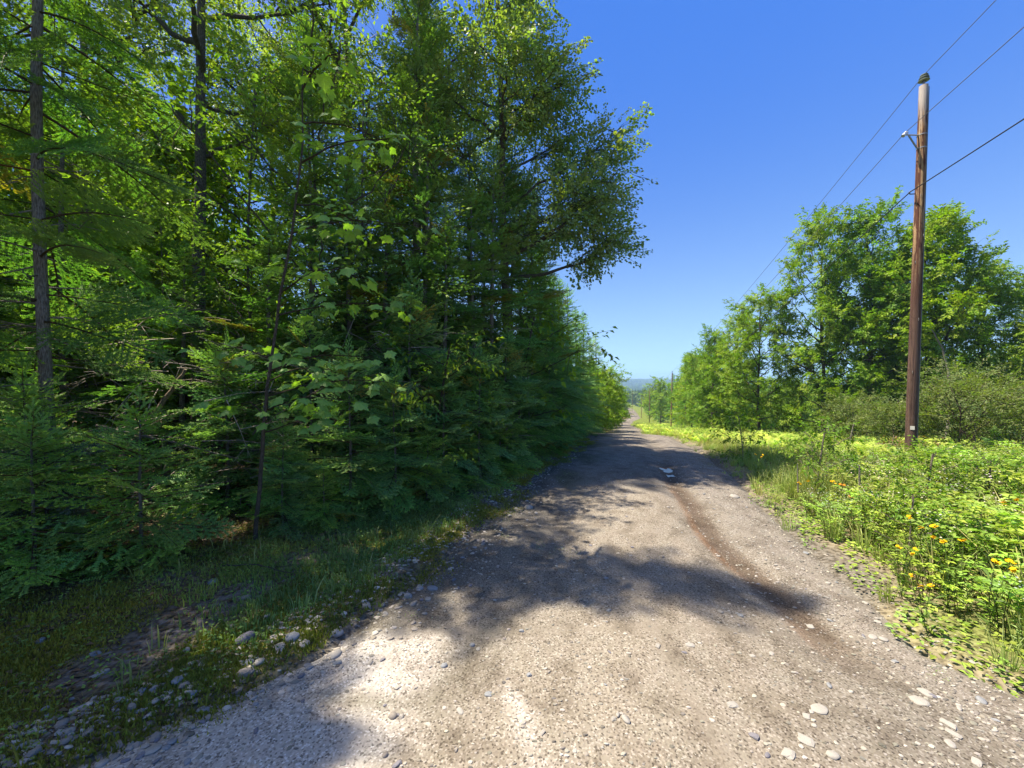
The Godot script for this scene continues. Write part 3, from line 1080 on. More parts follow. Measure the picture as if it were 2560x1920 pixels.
func _ready() -> void:
	rng.seed = 4
	noise.seed = 3
	noise.frequency = 0.01
	noise.noise_type = FastNoiseLite.TYPE_SIMPLEX
	fine.seed = 8
	fine.frequency = 0.01
	fine.noise_type = FastNoiseLite.TYPE_SIMPLEX
	fine.fractal_octaves = 4

	var cam := Camera3D.new()
	cam.name = "camera"
	cam.fov = 88.0
	cam.near = 0.05
	cam.far = 8000.0
	add_child(cam)
	cam.position = Vector3(0, 1.6, 0)
	cam.rotation_degrees = Vector3(-0.5, 0, 0)
	cam.current = true

	var env := Environment.new()
	env.background_mode = Environment.BG_SKY
	var sky := Sky.new()
	var sm := ProceduralSkyMaterial.new()
	sm.sky_top_color = lin(0.048, 0.172, 0.62)
	sm.sky_horizon_color = lin(0.47, 0.74, 0.95)
	sm.sky_curve = 0.145
	sm.ground_bottom_color = lin(0.06, 0.075, 0.04)
	sm.ground_horizon_color = lin(0.25, 0.33, 0.33)
	sm.sun_angle_max = 60.0
	sm.sun_curve = 0.46
	sky.sky_material = sm
	env.sky = sky
	env.background_energy_multiplier = 1.40 / EXPOSURE
	env.tonemap_mode = Environment.TONE_MAPPER_LINEAR
	env.tonemap_exposure = EXPOSURE
	env.sdfgi_enabled = true
	env.ssao_enabled = true
	env.ssil_enabled = true
	env.fog_enabled = true
	env.fog_density = 0.00036
	env.fog_light_color = lin(0.42, 0.66, 0.95)
	var we := WorldEnvironment.new()
	we.name = "environment"
	we.environment = env
	add_child(we)

	var sun := DirectionalLight3D.new()
	sun.name = "sun"
	sun.light_energy = SUN
	sun.light_color = Color(1.0, 0.955, 0.88)
	sun.light_angular_distance = 0.53
	sun.shadow_enabled = true
	add_child(sun)
	var el := deg_to_rad(63.5)
	var ahead := deg_to_rad(7.0)
	var to_sun := Vector3(-cos(el) * cos(ahead), sin(el), -cos(el) * sin(ahead))
	sun.look_at_from_position(to_sun * 50.0, Vector3.ZERO)

	make_materials()
	make_library()
	make_ground()
	var road := make_road()
	left_forest()
	right_trees()
	valley()
	poles_and_wires()
	meadow()
	verge()
	stones(road)


const EXPOSURE := 2.9
const SUN := 1.4


func left_forest() -> void:
	rng.seed = 101
	# firs that stand out one by one
	var near := fir("fir_tree", 11.5, 1.65, 2.0, 0.062, 0.75, true, "slender grey-trunked fir at the left edge of the picture with bare lower trunk", "", Color(1.05, 1.05, 0.9))
	near.position = on(-4.3, 3.72)
	near.scale = Vector3(0.9, 1.14, 0.9)
	var tall := fir("fir_tree", 9.4, 1.6, 1.2, 0.10, 0.72, true, "tall dark fir rising left of the big aspen behind the maple sapling")
	tall.position = on(-1.7, 7.4)
	var mid := fir("fir_tree", 7.0, 1.55, 0.4, 0.07, 0.95, true, "full fir at the forest edge just beyond the big aspen", "", Color(1.2, 1.2, 1.2), "coarse")
	mid.position = on(0.0, 9.6)
	var small := fir("fir_sapling", 1.9, 0.82, 0.06, 0.020, 1.45, false, "bushy young fir at the forest foot right of the mossy recess", "", Color(1.25, 1.3, 1.45))
	small.set_meta("category", "young fir")
	small.position = on(-1.95, 4.75)
	var tiny := fir("fir_sapling", 1.2, 0.72, 0.04, 0.016, 1.7, false, "low bushy fir with pale new tips in the left bottom corner of the forest edge", "", Color(1.5, 1.42, 1.1))
	tiny.set_meta("category", "young fir")
	tiny.position = on(-3.75, 3.1)
	var thin := fir("fir_tree", 9.0, 1.5, 3.2, 0.05, 0.6, true, "thin half-bare fir behind the slender grey-trunked fir")
	thin.position = on(-7.2, 6.4)
	# more of the edge: [x, d, source, height scale, width scale, label]
	var named := [
		[-3.15, 6.1, near, 0.62, 0.85, "straight fir with drooping boughs between the slender fir and the maple sapling"],
		[-7.8, 4.9, near, 0.62, 1.0, "fir at the far left rim whose boughs reach in from outside the picture"],
		[-2.75, 8.6, tall, 0.8, 1.0, "tall fir in the second row left of the dark fir"],
		[0.85, 11.6, mid, 0.86, 0.95, "dense fir second along the row beside the track beyond the aspen"],
		[1.45, 13.6, mid, 0.80, 1.0, "dark conical fir third along the row beside the track"],
		[2.25, 16.2, mid, 0.86, 0.9, "pointed fir standing clear against the sky above the far left verge"],
		[3.0, 18.8, mid, 0.84, 1.1, "broad fir last but one before the pale bushes on the left"],
		[4.1, 23.0, mid, 0.98, 1.0, "fir with thin top at the end of the left fir row"],
		[5.6, 28.5, mid, 0.95, 1.0, "fir half hidden behind the end of the left fir row"],
		[-6.6, 3.1, near, 0.72, 1.0, "fir just outside the left rim, its boughs shading the verge"],
		[-5.5, 2.3, near, 0.82, 1.0, "fir beside the camera at the left whose shadow falls over the stony verge"],
		[-9.2, 2.9, tall, 0.6, 1.0, "fir farther outside the left rim"],
		[-0.85, 8.2, tall, 0.72, 0.9, "tall dense fir hiding the lower trunk of the big aspen"],
		[-0.75, 7.3, mid, 0.72, 0.9, "fir of medium height under the big aspen's lowest limb"],
	]
	for e in named:
		copy_of(e[2], on(e[0], e[1]), rr(0, TAU), Vector3(e[4], e[3], e[4]), e[5])
	# young firs along the foot of the forest
	var feet := [
		[-3.2, 3.42, tiny, 1.05, "second low fir from the left at the forest foot"], [-4.3, 3.5, tiny, 1.25, "low fir behind the left corner fir under the bare trunk"],
		[-2.45, 4.25, small, 0.62, "short fir on the right side of the mossy recess"], [-1.45, 4.9, small, 0.85, "young fir with blue-green boughs left of the grassy verge"],
		[-0.95, 5.6, small, 0.95, "young fir leaning over the grassy verge"], [-0.5, 6.2, small, 1.05, "young fir behind the round grey stone on the verge"],
		[-0.1, 7.2, small, 1.2, "young fir at the verge under the big aspen"], [0.35, 8.6, small, 1.3, "tall young fir at the track side past the aspen"],
		[0.95, 10.2, small, 1.25, "young fir crowding the track edge in the middle distance"], [-2.7, 5.3, small, 1.3, "young fir in the gloom behind the mossy recess"],
		[-3.6, 5.0, small, 1.1, "young fir under the maple sapling's lowest leaves"], [-4.9, 4.0, small, 0.8, "young fir at the base of the slender grey trunk"],
		[-1.5, 5.9, small, 1.5, "tall young fir under the dark tall fir"], [-5.6, 3.7, small, 0.75, "low fir at the left rim by the fallen birch limb"],
		[1.5, 12.0, small, 1.3, "young fir beside the stony left edge far along the track"], [2.1, 14.2, small, 1.3, "young fir where the left verge narrows far along the track"],
		[-0.2, 6.75, tiny, 1.0, "small pale-tipped fir by the verge under the aspen"], [-2.05, 4.32, tiny, 0.55, "knee-high fir on the grass right of the recess"],
		[-1.1, 5.15, tiny, 0.75, "knee-high fir at the top of the grassy verge"],
	]
	for e in feet:
		copy_of(e[2], on(e[0], e[1]), rr(0, TAU), Vector3.ONE * e[3], e[4])
	# the rest of the stand
	var taken: Array = []
	for o in get_children():
		if o is Node3D and o.has_meta("category") and String(o.get_meta("category")) == "fir tree":
			taken.append(Vector2(o.position.x, -o.position.z))
	var tries := 0
	var made := 0
	while made < 26 and tries < 4000:
		tries += 1
		var d := 3.6 + 40.0 * pow(rng.randf(), 1.35)
		var x := table(ROAD, d, 1) - rr(2.4, 10.5)
		if d < 5.5 and x > -5.0: continue
		if x < -1.8 * d - 3.0: continue
		var ok := true
		for t in taken:
			if t.distance_to(Vector2(x, d)) < 1.55 + 0.02 * d:
				ok = false
				break
		if not ok: continue
		taken.append(Vector2(x, d))
		made += 1
		var src: Node3D = [near, tall, thin, thin, mid][rng.randi() % 5]
		var q := rr(0.36, 0.62) * (1.3 if src == mid else 1.0)
		copy_of(src, on(x, d), rr(0, TAU), Vector3(q * rr(0.85, 1.1), q, q * rr(0.85, 1.1)), stand_label(x, d), "firs inside the left stand", Vector2(rr(-0.03, 0.03), rr(-0.03, 0.03)))

	# the face of the forest along the track: firs of middle height with boughs to the ground
	for e in FACE:
		copy_of(mid, on(e[0], e[1]), rr(0, TAU), Vector3(e[3], e[2], e[3]), face_label(e), "firs along the forest face")

	# the big aspen whose crown leans out over the track
	rng.seed = 202
	var limbs := [
		[0.40, 0.10, 2.5, 0.22], [0.44, 0.5, 2.1, 0.45], [0.50, -0.2, 2.2, 0.40], [0.55, 0.25, 1.9, 0.45], [0.60, -0.1, 1.5, 0.6], [0.65, 0.7, 1.4, 0.7], [0.69, -0.5, 1.2, 0.9], [0.47, -0.9, 1.9, 0.5],
		[0.54, 2.4, 1.9, 0.8], [0.66, 3.3, 1.9, 0.9], [0.74, 0.1, 0.9, 1.1], [0.78, 1.9, 1.5, 1.0], [0.82, -0.4, 0.7, 1.4], [0.88, 3.9, 1.4, 1.2], [0.56, -1.5, 1.9, 0.7], [0.70, -2.2, 1.8, 0.9], [0.62, 1.5, 1.7, 0.7],
	]
	var big := broad("aspen_tree", "big aspen leaning its round-leaved crown out over the track against the sky", "aspen", "", [Vector3.ZERO, Vector3(0.05, 2.5, 0), Vector3(-0.05, 5.0, 0.1), Vector3(-0.1, 8.5, 0), Vector3(-0.3, 13.0, 0)], 0.13, limbs, "aspen", 2300, 0.45, 1.0, Color(0.20, 0.185, 0.16))
	big.position = on(-0.15, 8.9)
	var second := broad("aspen_tree", "aspen with forking grey limbs behind and left of the big aspen", "aspen", "", [Vector3.ZERO, Vector3(0.1, 4, 0), Vector3(0.0, 8.5, 0.1), Vector3(0.3, 13.5, 0)], 0.13, even_limbs(15, 0.45, 0.95, 2.6, 0.5, 1.2), "aspen", 1300, 0.5, 1.0, Color(0.20, 0.185, 0.16), Color(1.15, 1.1, 0.8))
	second.position = on(-2.2, 9.8)
	copy_of(second, on(-6.0, 7.6), 2.0, Vector3(1.05, 1.06, 1.05), "thick dark-trunked aspen deep left behind the slender fir")
	copy_of(second, on(-4.2, 10.4), 4.1, Vector3(1, 1.05, 1), "pale-crowned aspen showing yellow green above the maple sapling")
	for e in [[-9.5, 9.0], [-8.0, 13.5], [-3.0, 14.5]]:
		copy_of(second, on(e[0], e[1]), rr(0, TAU), Vector3(1, rr(0.85, 1.1), 1), "aspen deep in the left stand %s" % glimpse(e[0] / e[1]), "aspens deep in the left stand")

	# young broadleaf trees in front of the firs
	var birch := broad("birch_sapling", "slim birch sapling with small pale leaves reaching high above the maple", "birch", "", [Vector3.ZERO, Vector3(0.05, 1.6, 0.05), Vector3(0.22, 3.6, 0.0), Vector3(0.15, 6.4, 0.1)], 0.030, even_limbs(16, 0.28, 0.95, 1.5, 0.5, 0.9), "birch", 340, 0.3, 1.0, Color(0.24, 0.225, 0.2), Color(1.1, 1.1, 0.95))
	birch.position = on(-3.3, 6.2)
	birch.scale = Vector3(1.1, 1.15, 1.1)
	copy_of(birch, on(-4.4, 6.7), 2.3, Vector3(1.05, 1.05, 1.05), "birch sapling with sparse leaves left of the maple")
	copy_of(birch, on(-2.3, 6.7), 4.0, Vector3(1, 1.0, 1), "birch sapling in front of the tall dark fir")
	var young := broad("young_aspen", "young tree with yellow-green leaves low on the dark fir wall", "young tree", "", [Vector3.ZERO, Vector3(0.1, 0.9, 0), Vector3(0.3, 2.0, 0.1)], 0.014, even_limbs(8, 0.35, 0.95, 0.8, 0.3, 0.6), "young", 46, 0.2, 0.9, Color(0.16, 0.13, 0.1))
	young.position = on(-1.15, 5.5)
	copy_of(young, on(0.1, 8.1), 1.0, Vector3.ONE * 1.5, "yellow-green young tree among the firs under the aspen")
	maple()
	# bushy broadleaf growth where the fir row ends, down the slope
	rng.seed = 303
	var bushy := broad("bushy_tree", "pale yellow-green bushy tree at the end of the left fir row", "broadleaf tree", "", [Vector3.ZERO, Vector3(0.1, 2.0, 0), Vector3(0, 5.5, 0)], 0.06, even_limbs(16, 0.10, 0.9, 2.0, 0.5, 1.0), "broad", 460, 0.5, 0.9, Color(0.15, 0.13, 0.11), Color(1.45, 1.3, 0.9))
	bushy.position = on(7.1, 33.0)
	for e in [[8.3, 38.0, 1.0, "pale bushy tree second down the left side of the dip"], [10.0, 44.0, 1.1, "bushy tree third down the left side of the dip"], [12.2, 52.0, 1.15, "bushy tree above the bend on the left side"], [15.2, 63.0, 1.1, "bushy tree hiding the left side of the bend"], [5.6, 31.0, 0.7, "low pale bush right behind the last firs"]]:
		copy_of(bushy, on(e[0], e[1]), rr(0, TAU), Vector3(1, 1, 1) * e[2], e[3])
	for i in 14:
		var d := rr(36, 95)
		copy_of(bushy, on(table(ROAD, d, 1) - rr(3.5, 16), d), rr(0, TAU), Vector3.ONE * rr(0.9, 1.5), "broadleaf tree on the slope left of the far track", "broadleaf trees left of the far track")
	var larch := fir("larch_tree", 10.5, 2.3, 1.2, 0.12, 0.55, false, "airy feathery larch rising behind the pale bushy trees", "", Color(1.7, 1.5, 1.9))
	larch.set_meta("category", "larch")
	# sunlit young broadleaf growth behind the belt of firs
	for i in 60:
		var d := 2.0 + 42.0 * pow(rng.randf(), 1.2)
		var x := table(ROAD, d, 1) - rr(10.5, 24.0)
		if x < -2.2 * d - 8.0: continue
		copy_of(bushy, on(x, d), rr(0, TAU), Vector3(1, rr(0.9, 1.3), 1) * rr(0.9, 1.4), "sunlit bushy tree glimpsed through the trunks %s" % glimpse(x / d), "sunlit trees behind the left stand")
	larch.position = on(8.6, 41.0)
	for e in [[11.0, 55.0], [3.5, 36.0], [6.0, 47.0]]:
		copy_of(mid, on(e[0], e[1]), rr(0, TAU), Vector3(1.2, 1.4, 1.2), "fir on the slope behind the pale bushy trees", "firs on the slope behind the bushy trees")
	lib.mid = mid
	lib.near = near
	lib.bushy = bushy
	lib.small = small


# a maple sapling whose big leaves can be told apart one by one
func maple() -> void:
	rng.seed = 77
	var root := base("maple_sapling", on(-2.05, 3.65))
	tag(root, "maple sapling holding out tiers of large bright green lobed leaves", "maple")
	var mb := MB.new()
	var line := bent([Vector3(-0.5, 0, -0.3), Vector3(-0.35, 0.9, -0.15), Vector3(-0.15, 1.9, 0.0), Vector3(0.15, 3.3, 0.1), Vector3(0.2, 4.4, 0.1)], 0.01, 6)
	mb.tube(line, tapered(line.size(), 0.022, 0.005), 7, Color(0.20, 0.18, 0.15))
	part("trunk", mb.mesh(M.bark), root)
	var kinds: Array = []
	for k in 5:
		var lm := MB.new()
		maple_leaf(lm, Vector3.ZERO, Vector3.RIGHT, Vector3.UP, 1.0, Color(0.25, 0.42, 0.10) * [1.0, 0.85, 1.15, 1.0, 1.25][k] + (Color(0.04, 0.03, 0, 0) if k == 4 else Color(0, 0, 0, 0)))
		kinds.append(lm.mesh(M.leaf))
	# tiers of leaves: [height, azimuth, reach, leaves]
	var tiers := [[1.35, 0.2, 0.75, 14], [1.6, -0.3, 0.9, 18], [1.55, 2.6, 0.55, 10], [1.75, 0.5, 1.1, 22], [2.0, -0.1, 1.0, 20], [1.9, 1.4, 0.8, 14], [2.1, 2.9, 0.7, 12], [2.45, 0.3, 1.15, 22], [2.6, -0.5, 0.9, 18], [2.8, 2.2, 0.6, 10], [3.0, 0.1, 1.0, 20], [3.2, 1.2, 0.7, 12], [3.5, -0.2, 0.9, 18], [3.8, 0.6, 0.7, 14], [4.1, -0.6, 0.6, 12], [4.35, 1.5, 0.4, 8]]
	var n := 0
	for e in tiers:
		var f: float = clampf(e[0] / 4.4, 0, 1) * (line.size() - 1)
		var p: Vector3 = line[int(f)].lerp(line[mini(int(f) + 1, line.size() - 1)], f - int(f))
		var d := Vector3(cos(e[1]), 0.12, -sin(e[1]))
		var bm := MB.new()
		var tipp: Vector3 = p + d * e[2]
		var bl := bent([p, p.lerp(tipp, 0.5) + Vector3(0, 0.08, 0), tipp], 0.015, 3)
		bm.tube(bl, tapered(bl.size(), 0.009, 0.003), 4, Color(0.17, 0.14, 0.10))
		for i in e[3]:
			if n >= 296: break
			var t := lerpf(0.25, 1.0, (i + 0.5) / e[3])
			var fb := t * (bl.size() - 1)
			var b: Vector3 = bl[int(fb)].lerp(bl[mini(int(fb) + 1, bl.size() - 1)], fb - int(fb))
			var off := Vector3(rr(-0.26, 0.26), rr(-0.07, 0.11), rr(-0.26, 0.26))
			bm.tube([b, b + off], [0.002, 0.0012], 3, Color(0.16, 0.10, 0.06))
			var face := (Vector3(off.x, 0, off.z).normalized() + Vector3(rr(-0.3, 0.6), rr(-0.95, -0.15), rr(-0.1, 0.7))).normalized()
			var up := Vector3(rr(-0.35, 0.35), 1, rr(-0.2, 0.5)).normalized()
			var x := face
			var z := x.cross(up).normalized()
			var leaf := part("leaf", kinds[rng.randi() % 5], root)
			leaf.transform = Transform3D(Basis(x, z.cross(x), z).scaled(Vector3.ONE * rr(0.09, 0.15)), b + off)
			n += 1
		tag(part("branch", bm.mesh(M.bark), root), "", "", "", "")


func right_trees() -> void:
	rng.seed = 404
	var kinds: Array = []
	var barks := [Color(0.13, 0.115, 0.10), Color(0.19, 0.17, 0.15), Color(0.11, 0.095, 0.08), Color(0.16, 0.14, 0.12)]
	var tints := [Color(1.45, 1.3, 1.0), Color(1.25, 1.25, 1.1), Color(1.65, 1.42, 0.85), Color(1.35, 1.25, 1.0)]
	var labels := [
		"tallest broadleaf tree right of centre whose twin tops flank the wires", "broadleaf tree just left of the pole with a narrow leafy spire", "bright yellow-green maple standing right behind the pole", "broad tree with rounded crown right of the pole"]
	var spots := [[17.6, 22.5, 12.3], [19.2, 21.4, 12.2], [20.9, 19.9, 10.9], [22.2, 20.6, 11.4]]
	for k in 4:
		var t := broad("broadleaf_tree", labels[k], "broadleaf tree", "trees of the wood right of the meadow", [Vector3.ZERO, Vector3(rr(-0.2, 0.2), 3, rr(-0.2, 0.2)), Vector3(rr(-0.3, 0.3), 6.5, rr(-0.3, 0.3)), Vector3(rr(-0.3, 0.3), 10.4, 0)], 0.13, even_limbs(32, 0.09, 0.97, 2.3, 0.25, 1.5), "broad", 1500, 0.40, 0.9, barks[k], tints[k])
		t.position = on(spots[k][0], spots[k][1])
		t.scale = Vector3(0.92, spots[k][2] / 10.8, 0.92)
		kinds.append(t)
	var more := [
		[15.6, 25.0, 0, 0.82, "leafy tree left of the twin-topped tree"], [16.3, 28.5, 2, 0.78, "yellow-green tree behind the leafy tree left of the twin tops"], [15.9, 31.5, 1, 0.76, "tree with stepped crown where the wood slopes down to the left"],
		[17.6, 34.5, 3, 0.72, "rounded tree fifth from the left end of the right-hand wood"], [18.0, 38.0, 0, 0.72, "lower tree in the thinning left end of the right-hand wood"], [19.5, 43.0, 2, 0.78, "bright tree beside the thin bare-topped spruce"],
		[21.8, 48.0, 1, 0.84, "tree closing the left end of the right-hand wood"], [24.5, 52.0, 3, 0.9, "tree just right of the second pole down the line"], [21.3, 23.4, 1, 0.97, "tree in the second row behind the pole"],
		[25.4, 21.2, 3, 0.86, "tree at the right rim of the picture stepping down"], [27.4, 20.0, 2, 0.78, "pale tree cut by the right rim of the picture"], [24.0, 17.6, 0, 0.62, "lower tree in front of the rounded crown right of the pole"],
	]
	for e in more:
		var w := rr(0.9, 1.05)
		copy_of(kinds[e[2]], on(e[0], e[1]), rr(0, TAU), Vector3(w * e[3], e[3], w * e[3]), e[4], "trees of the wood right of the meadow")
	for i in 46:
		var d := rr(20, 92)
		var x := table(ROAD, d, 2) + maxf(15.0 - 0.17 * (d - 20.0), 6.5) + rr(1.5, 22)
		var q := rr(0.6, 0.9) * lerpf(0.95, 0.72, smoothstep(25, 60, d))
		copy_of(kinds[i % 4], on(x, d), rr(0, TAU), Vector3(q, q * rr(0.9, 1.1), q), "broadleaf tree in the right-hand wood %s" % inwood(x / d, d), "broadleaf trees inside the right-hand wood")
	var mid: Node3D = lib.mid
	for e in [[18.5, 24.0, 0.5, "small fir under the trees left of the pole"], [20.1, 18.6, 0.42, "small fir with spread boughs just left of the pole foot"], [16.6, 23.0, 0.35, "small fir at the wood's foot left of centre"], [24.6, 16.4, 0.62, "dark fir right of the pole under the broad crown"], [27.2, 17.2, 0.9, "dark fir at the right rim behind the shrubs"], [17.6, 30.0, 0.75, "reddish-branched fir at the thin end of the right-hand wood"], [16.9, 36.0, 0.8, "slim fir at the left end of the right-hand wood"], [17.9, 41.0, 1.15, "thin spruce topping the left end of the right-hand wood"], [15.2, 27.5, 0.4, "low fir at the edge of the wood above the ferns"]]:
		copy_of(mid, on(e[0], e[1]), rr(0, TAU), Vector3(e[2] * 0.85, e[2], e[2] * 0.85), e[3])
	for i in 22:
		var d := rr(17, 60)
		var x := table(ROAD, d, 2) + maxf(15.0 - 0.17 * (d - 20.0), 7.0) + rr(0.5, 9)
		copy_of(mid, on(x, d), rr(0, TAU), Vector3.ONE * rr(0.3, 0.8), "fir among the trunks %s" % inwood(x / d, d), "firs among the trunks of the right-hand wood")
	# undergrowth bushes at the foot of the wood
	var bush := broad("shrub", "olive willow shrub with small grey-green leaves right of the pole", "shrub", "", [Vector3.ZERO, Vector3(0.1, 0.6, 0), Vector3(0.1, 1.5, 0)], 0.02, even_limbs(24, 0.04, 0.9, 1.05, 0.8, 1.4), "willow", 460, 0.24, 0.9, Color(0.15, 0.13, 0.10))
	bush.position = on(12.3, 11.0)
	bush.scale = Vector3(1.1, 1.1, 1.1)
	for e in [[11.1, 11.6, 0.75, "smaller olive shrub between the willow shrub and the pole"], [14.6, 11.3, 0.85, "dark leafy shrub at the right rim beyond the willow"], [15.2, 13.2, 1.3, "tall rounded shrub behind the willow at the right rim"], [13.4, 15.5, 0.9, "shrub against the dark wood right of the pole"]]:
		copy_of(bush, on(e[0], e[1]), rr(0, TAU), Vector3.ONE * e[2], e[3])
	for i in 15:
		var d := rr(17, 55)
		var x := table(ROAD, d, 2) + maxf(13.0 - 0.17 * (d - 20.0), 5.5) + rr(-1.0, 3.0)
		copy_of(lib.bushy, on(x, d), rr(0, TAU), Vector3.ONE * rr(0.18, 0.32), "low leafy bush at the wood's foot %s" % inwood(x / d, d), "bushes along the foot of the right-hand wood")
	# a dead stem
	var mb := MB.new()
	mb.tube(bent([Vector3.ZERO, Vector3(0.1, 1.8, 0), Vector3(-0.1, 3.6, 0), Vector3(-0.75, 4.6, 0.1)], 0.03, 5), tapered(16, 0.06, 0.02), 6, Color(0.36, 0.34, 0.31))
	var dead := part("dead_tree", mb.mesh(M.bark), self)
	dead.position = on(17.3, 15.8)
	tag(dead, "pale bare dead stem bending left at its top right of the pole", "dead tree")


func valley() -> void:
	rng.seed = 505
	# the trees nearer than 150 m beside the far track are trees of their own
	for i in 170:
		var d := rr(66, 195)
		var left := rng.randf() < 0.4
		var x := table(ROAD, d, 1) - rr(2.0, 26) if left else table(ROAD, d, 2) + (rr(5.5, 45) if d < 120 else rr(3.0, 40))
		if rng.randf() < 0.45:
			copy_of(lib.bushy, on(x, d), rr(0, TAU), Vector3.ONE * rr(1.2, 1.9), "broadleaf tree %s" % slope(left, d, x), "broadleaf trees down the slope")
		else:
			copy_of(lib.mid, on(x, d), rr(0, TAU), Vector3(0.9, 1.0, 0.9) * rr(1.0, 1.7), "fir %s" % slope(left, d, x), "firs down the slope")
	# beyond, the forest reads as one mass
	var con := MB.new()
	for tier in 6:
		var y := tier / 6.0
		var rad := 0.19 * (1.0 - y) + 0.02
		for k in 9:
			var a := TAU * (k + 0.5 * (tier % 2)) / 9
			var p := Vector3(cos(a), 0, sin(a)) * rad * rr(0.7, 1.2) + Vector3(0, y + rr(-0.02, 0.02), 0)
			var w := Vector3(-sin(a), 0, cos(a)) * rad * 0.45
			var c := Color(0.07, 0.125, 0.045) * rr(0.7, 1.3)
			con.tri(p - w, p + w, Vector3(0, y + 0.27, 0), c, c, c)
	var dec := MB.new()
	for i in 110:
		var dd := Vector3(rr(-1, 1), rr(-0.8, 1), rr(-1, 1)).normalized()
		var p := dd * Vector3(0.24, 0.36, 0.24) * rr(0.75, 1.05) + Vector3(0, 0.6, 0)
		var s := Vector3(rr(-1, 1), rr(-1, 1), rr(-1, 1)).normalized() * 0.1
		var u := dd.cross(s).normalized() * 0.1
		var c := Color(0.12, 0.20, 0.045) * rr(0.7, 1.3)
		dec.tri(p - s, p + s, p + u, c, c, c)
	var w1: Array = []
	var c1: Array = []
	var w2: Array = []
	var c2: Array = []
	for i in 26000:
		var d := 0.0
		var q := rng.randf()
		if q < 0.35: d = sqrt(rr(110.0 * 110.0, 500.0 * 500.0))
		elif q < 0.7: d = sqrt(rr(500.0 * 500.0, 1500.0 * 1500.0))
		else: d = sqrt(rr(1500.0 * 1500.0, 2900.0 * 2900.0))
		var x := d * rr(-0.25, 0.95) if d > 500 else d * rr(-0.6, 1.3)
		if d < 700:
			var l := table(ROAD, d, 1)
			var r := table(ROAD, d, 2)
			if x > l - 4.0 and x < r + (10.0 if d < 420 else 4.0): continue
			if d < 190 and x > l - 32 and x < r + 46: continue
		var h := rr(8, 14)
		var wide := rr(0.85, 1.3) * (1.0 if d < 1500 else 2.2)
		var t := Transform3D(Basis(Vector3.UP, rr(0, TAU)).scaled(Vector3(h * wide, h, h * wide)), Vector3(x, ground(x, d) - 0.3, -d))
		var g := rr(0.75, 1.25)
		if rng.randf() < 0.6:
			w1.append(t)
			c1.append(Color(g, g, g))
		else:
			w2.append(t)
			c2.append(Color(g * 1.05, g, g * 0.9))
	tag(swarm("conifer_forest", con.mesh(M.needle), w1, c1, self), "dark conifer forest filling the valley to the blue ridge", "", "", "stuff")
	tag(swarm("broadleaf_forest", dec.mesh(M.leaf), w2, c2, self), "lighter broadleaf trees mixed through the valley forest", "", "", "stuff")


func poles_and_wires() -> void:
	var spec := [
		[9.12, 9.1, 8.62, -0.028, true, "nearest utility pole, brown and peeling with an insulator on its pale top"],
		[22.4, 56.0, 8.2, -0.02, false, "second utility pole, half hidden by the trees right of the track's dip"],
		[31.8, 92.0, 8.0, -0.01, false, "third utility pole beside the far track at the bend"],
		[45.6, 140.0, 8.6, 0.0, false, "pale fourth utility pole beside the far curve"],
		[60.5, 200.0, 11.5, 0.0, false, "farthest thin utility pole above the end of the track"],
		[-11.5, -58.0, 9.0, 0.0, false, ""],
	]
	var tops: Array = []
	for e in spec:
		var at := Vector3(e[0], ground(e[0], e[1]) - 0.05, -e[1])
		var b := Basis(Vector3.BACK, e[3])
		var tall: float = e[2]
		var up := b * Vector3(0, tall, 0)
		tops.append([at + b * Vector3(0, tall + 0.255, 0), at + b * Vector3(-0.42, tall - 1.1, 0.02), at + b * Vector3(-0.22, tall - 2.41, 0)])
		if e[5]: utility_pole(at, tall, e[3], e[4], e[5])
	var names := ["topmost wire running from insulator to insulator along the poles", "middle wire held off the nearest pole by a steel bracket", "thick lowest cable hooked to the left of the nearest pole"]
	for k in 3:
		var mb := MB.new()
		var order := [5, 0, 1, 2, 3, 4]
		for i in 5:
			var a: Vector3 = tops[order[i]][k]
			var b: Vector3 = tops[order[i + 1]][k]
			var n := 40
			mb.tube(catenary(a, b, [0.55, 0.6, 0.8][k], n), tapered(n + 1, [0.0075, 0.0075, 0.012][k], [0.0075, 0.0075, 0.012][k]), 5, [Color(0.11, 0.12, 0.14), Color(0.11, 0.12, 0.14), Color(0.04, 0.045, 0.05)][k])
		tag(part("power_line", mb.mesh(M.twig), self), names[k], "wire")


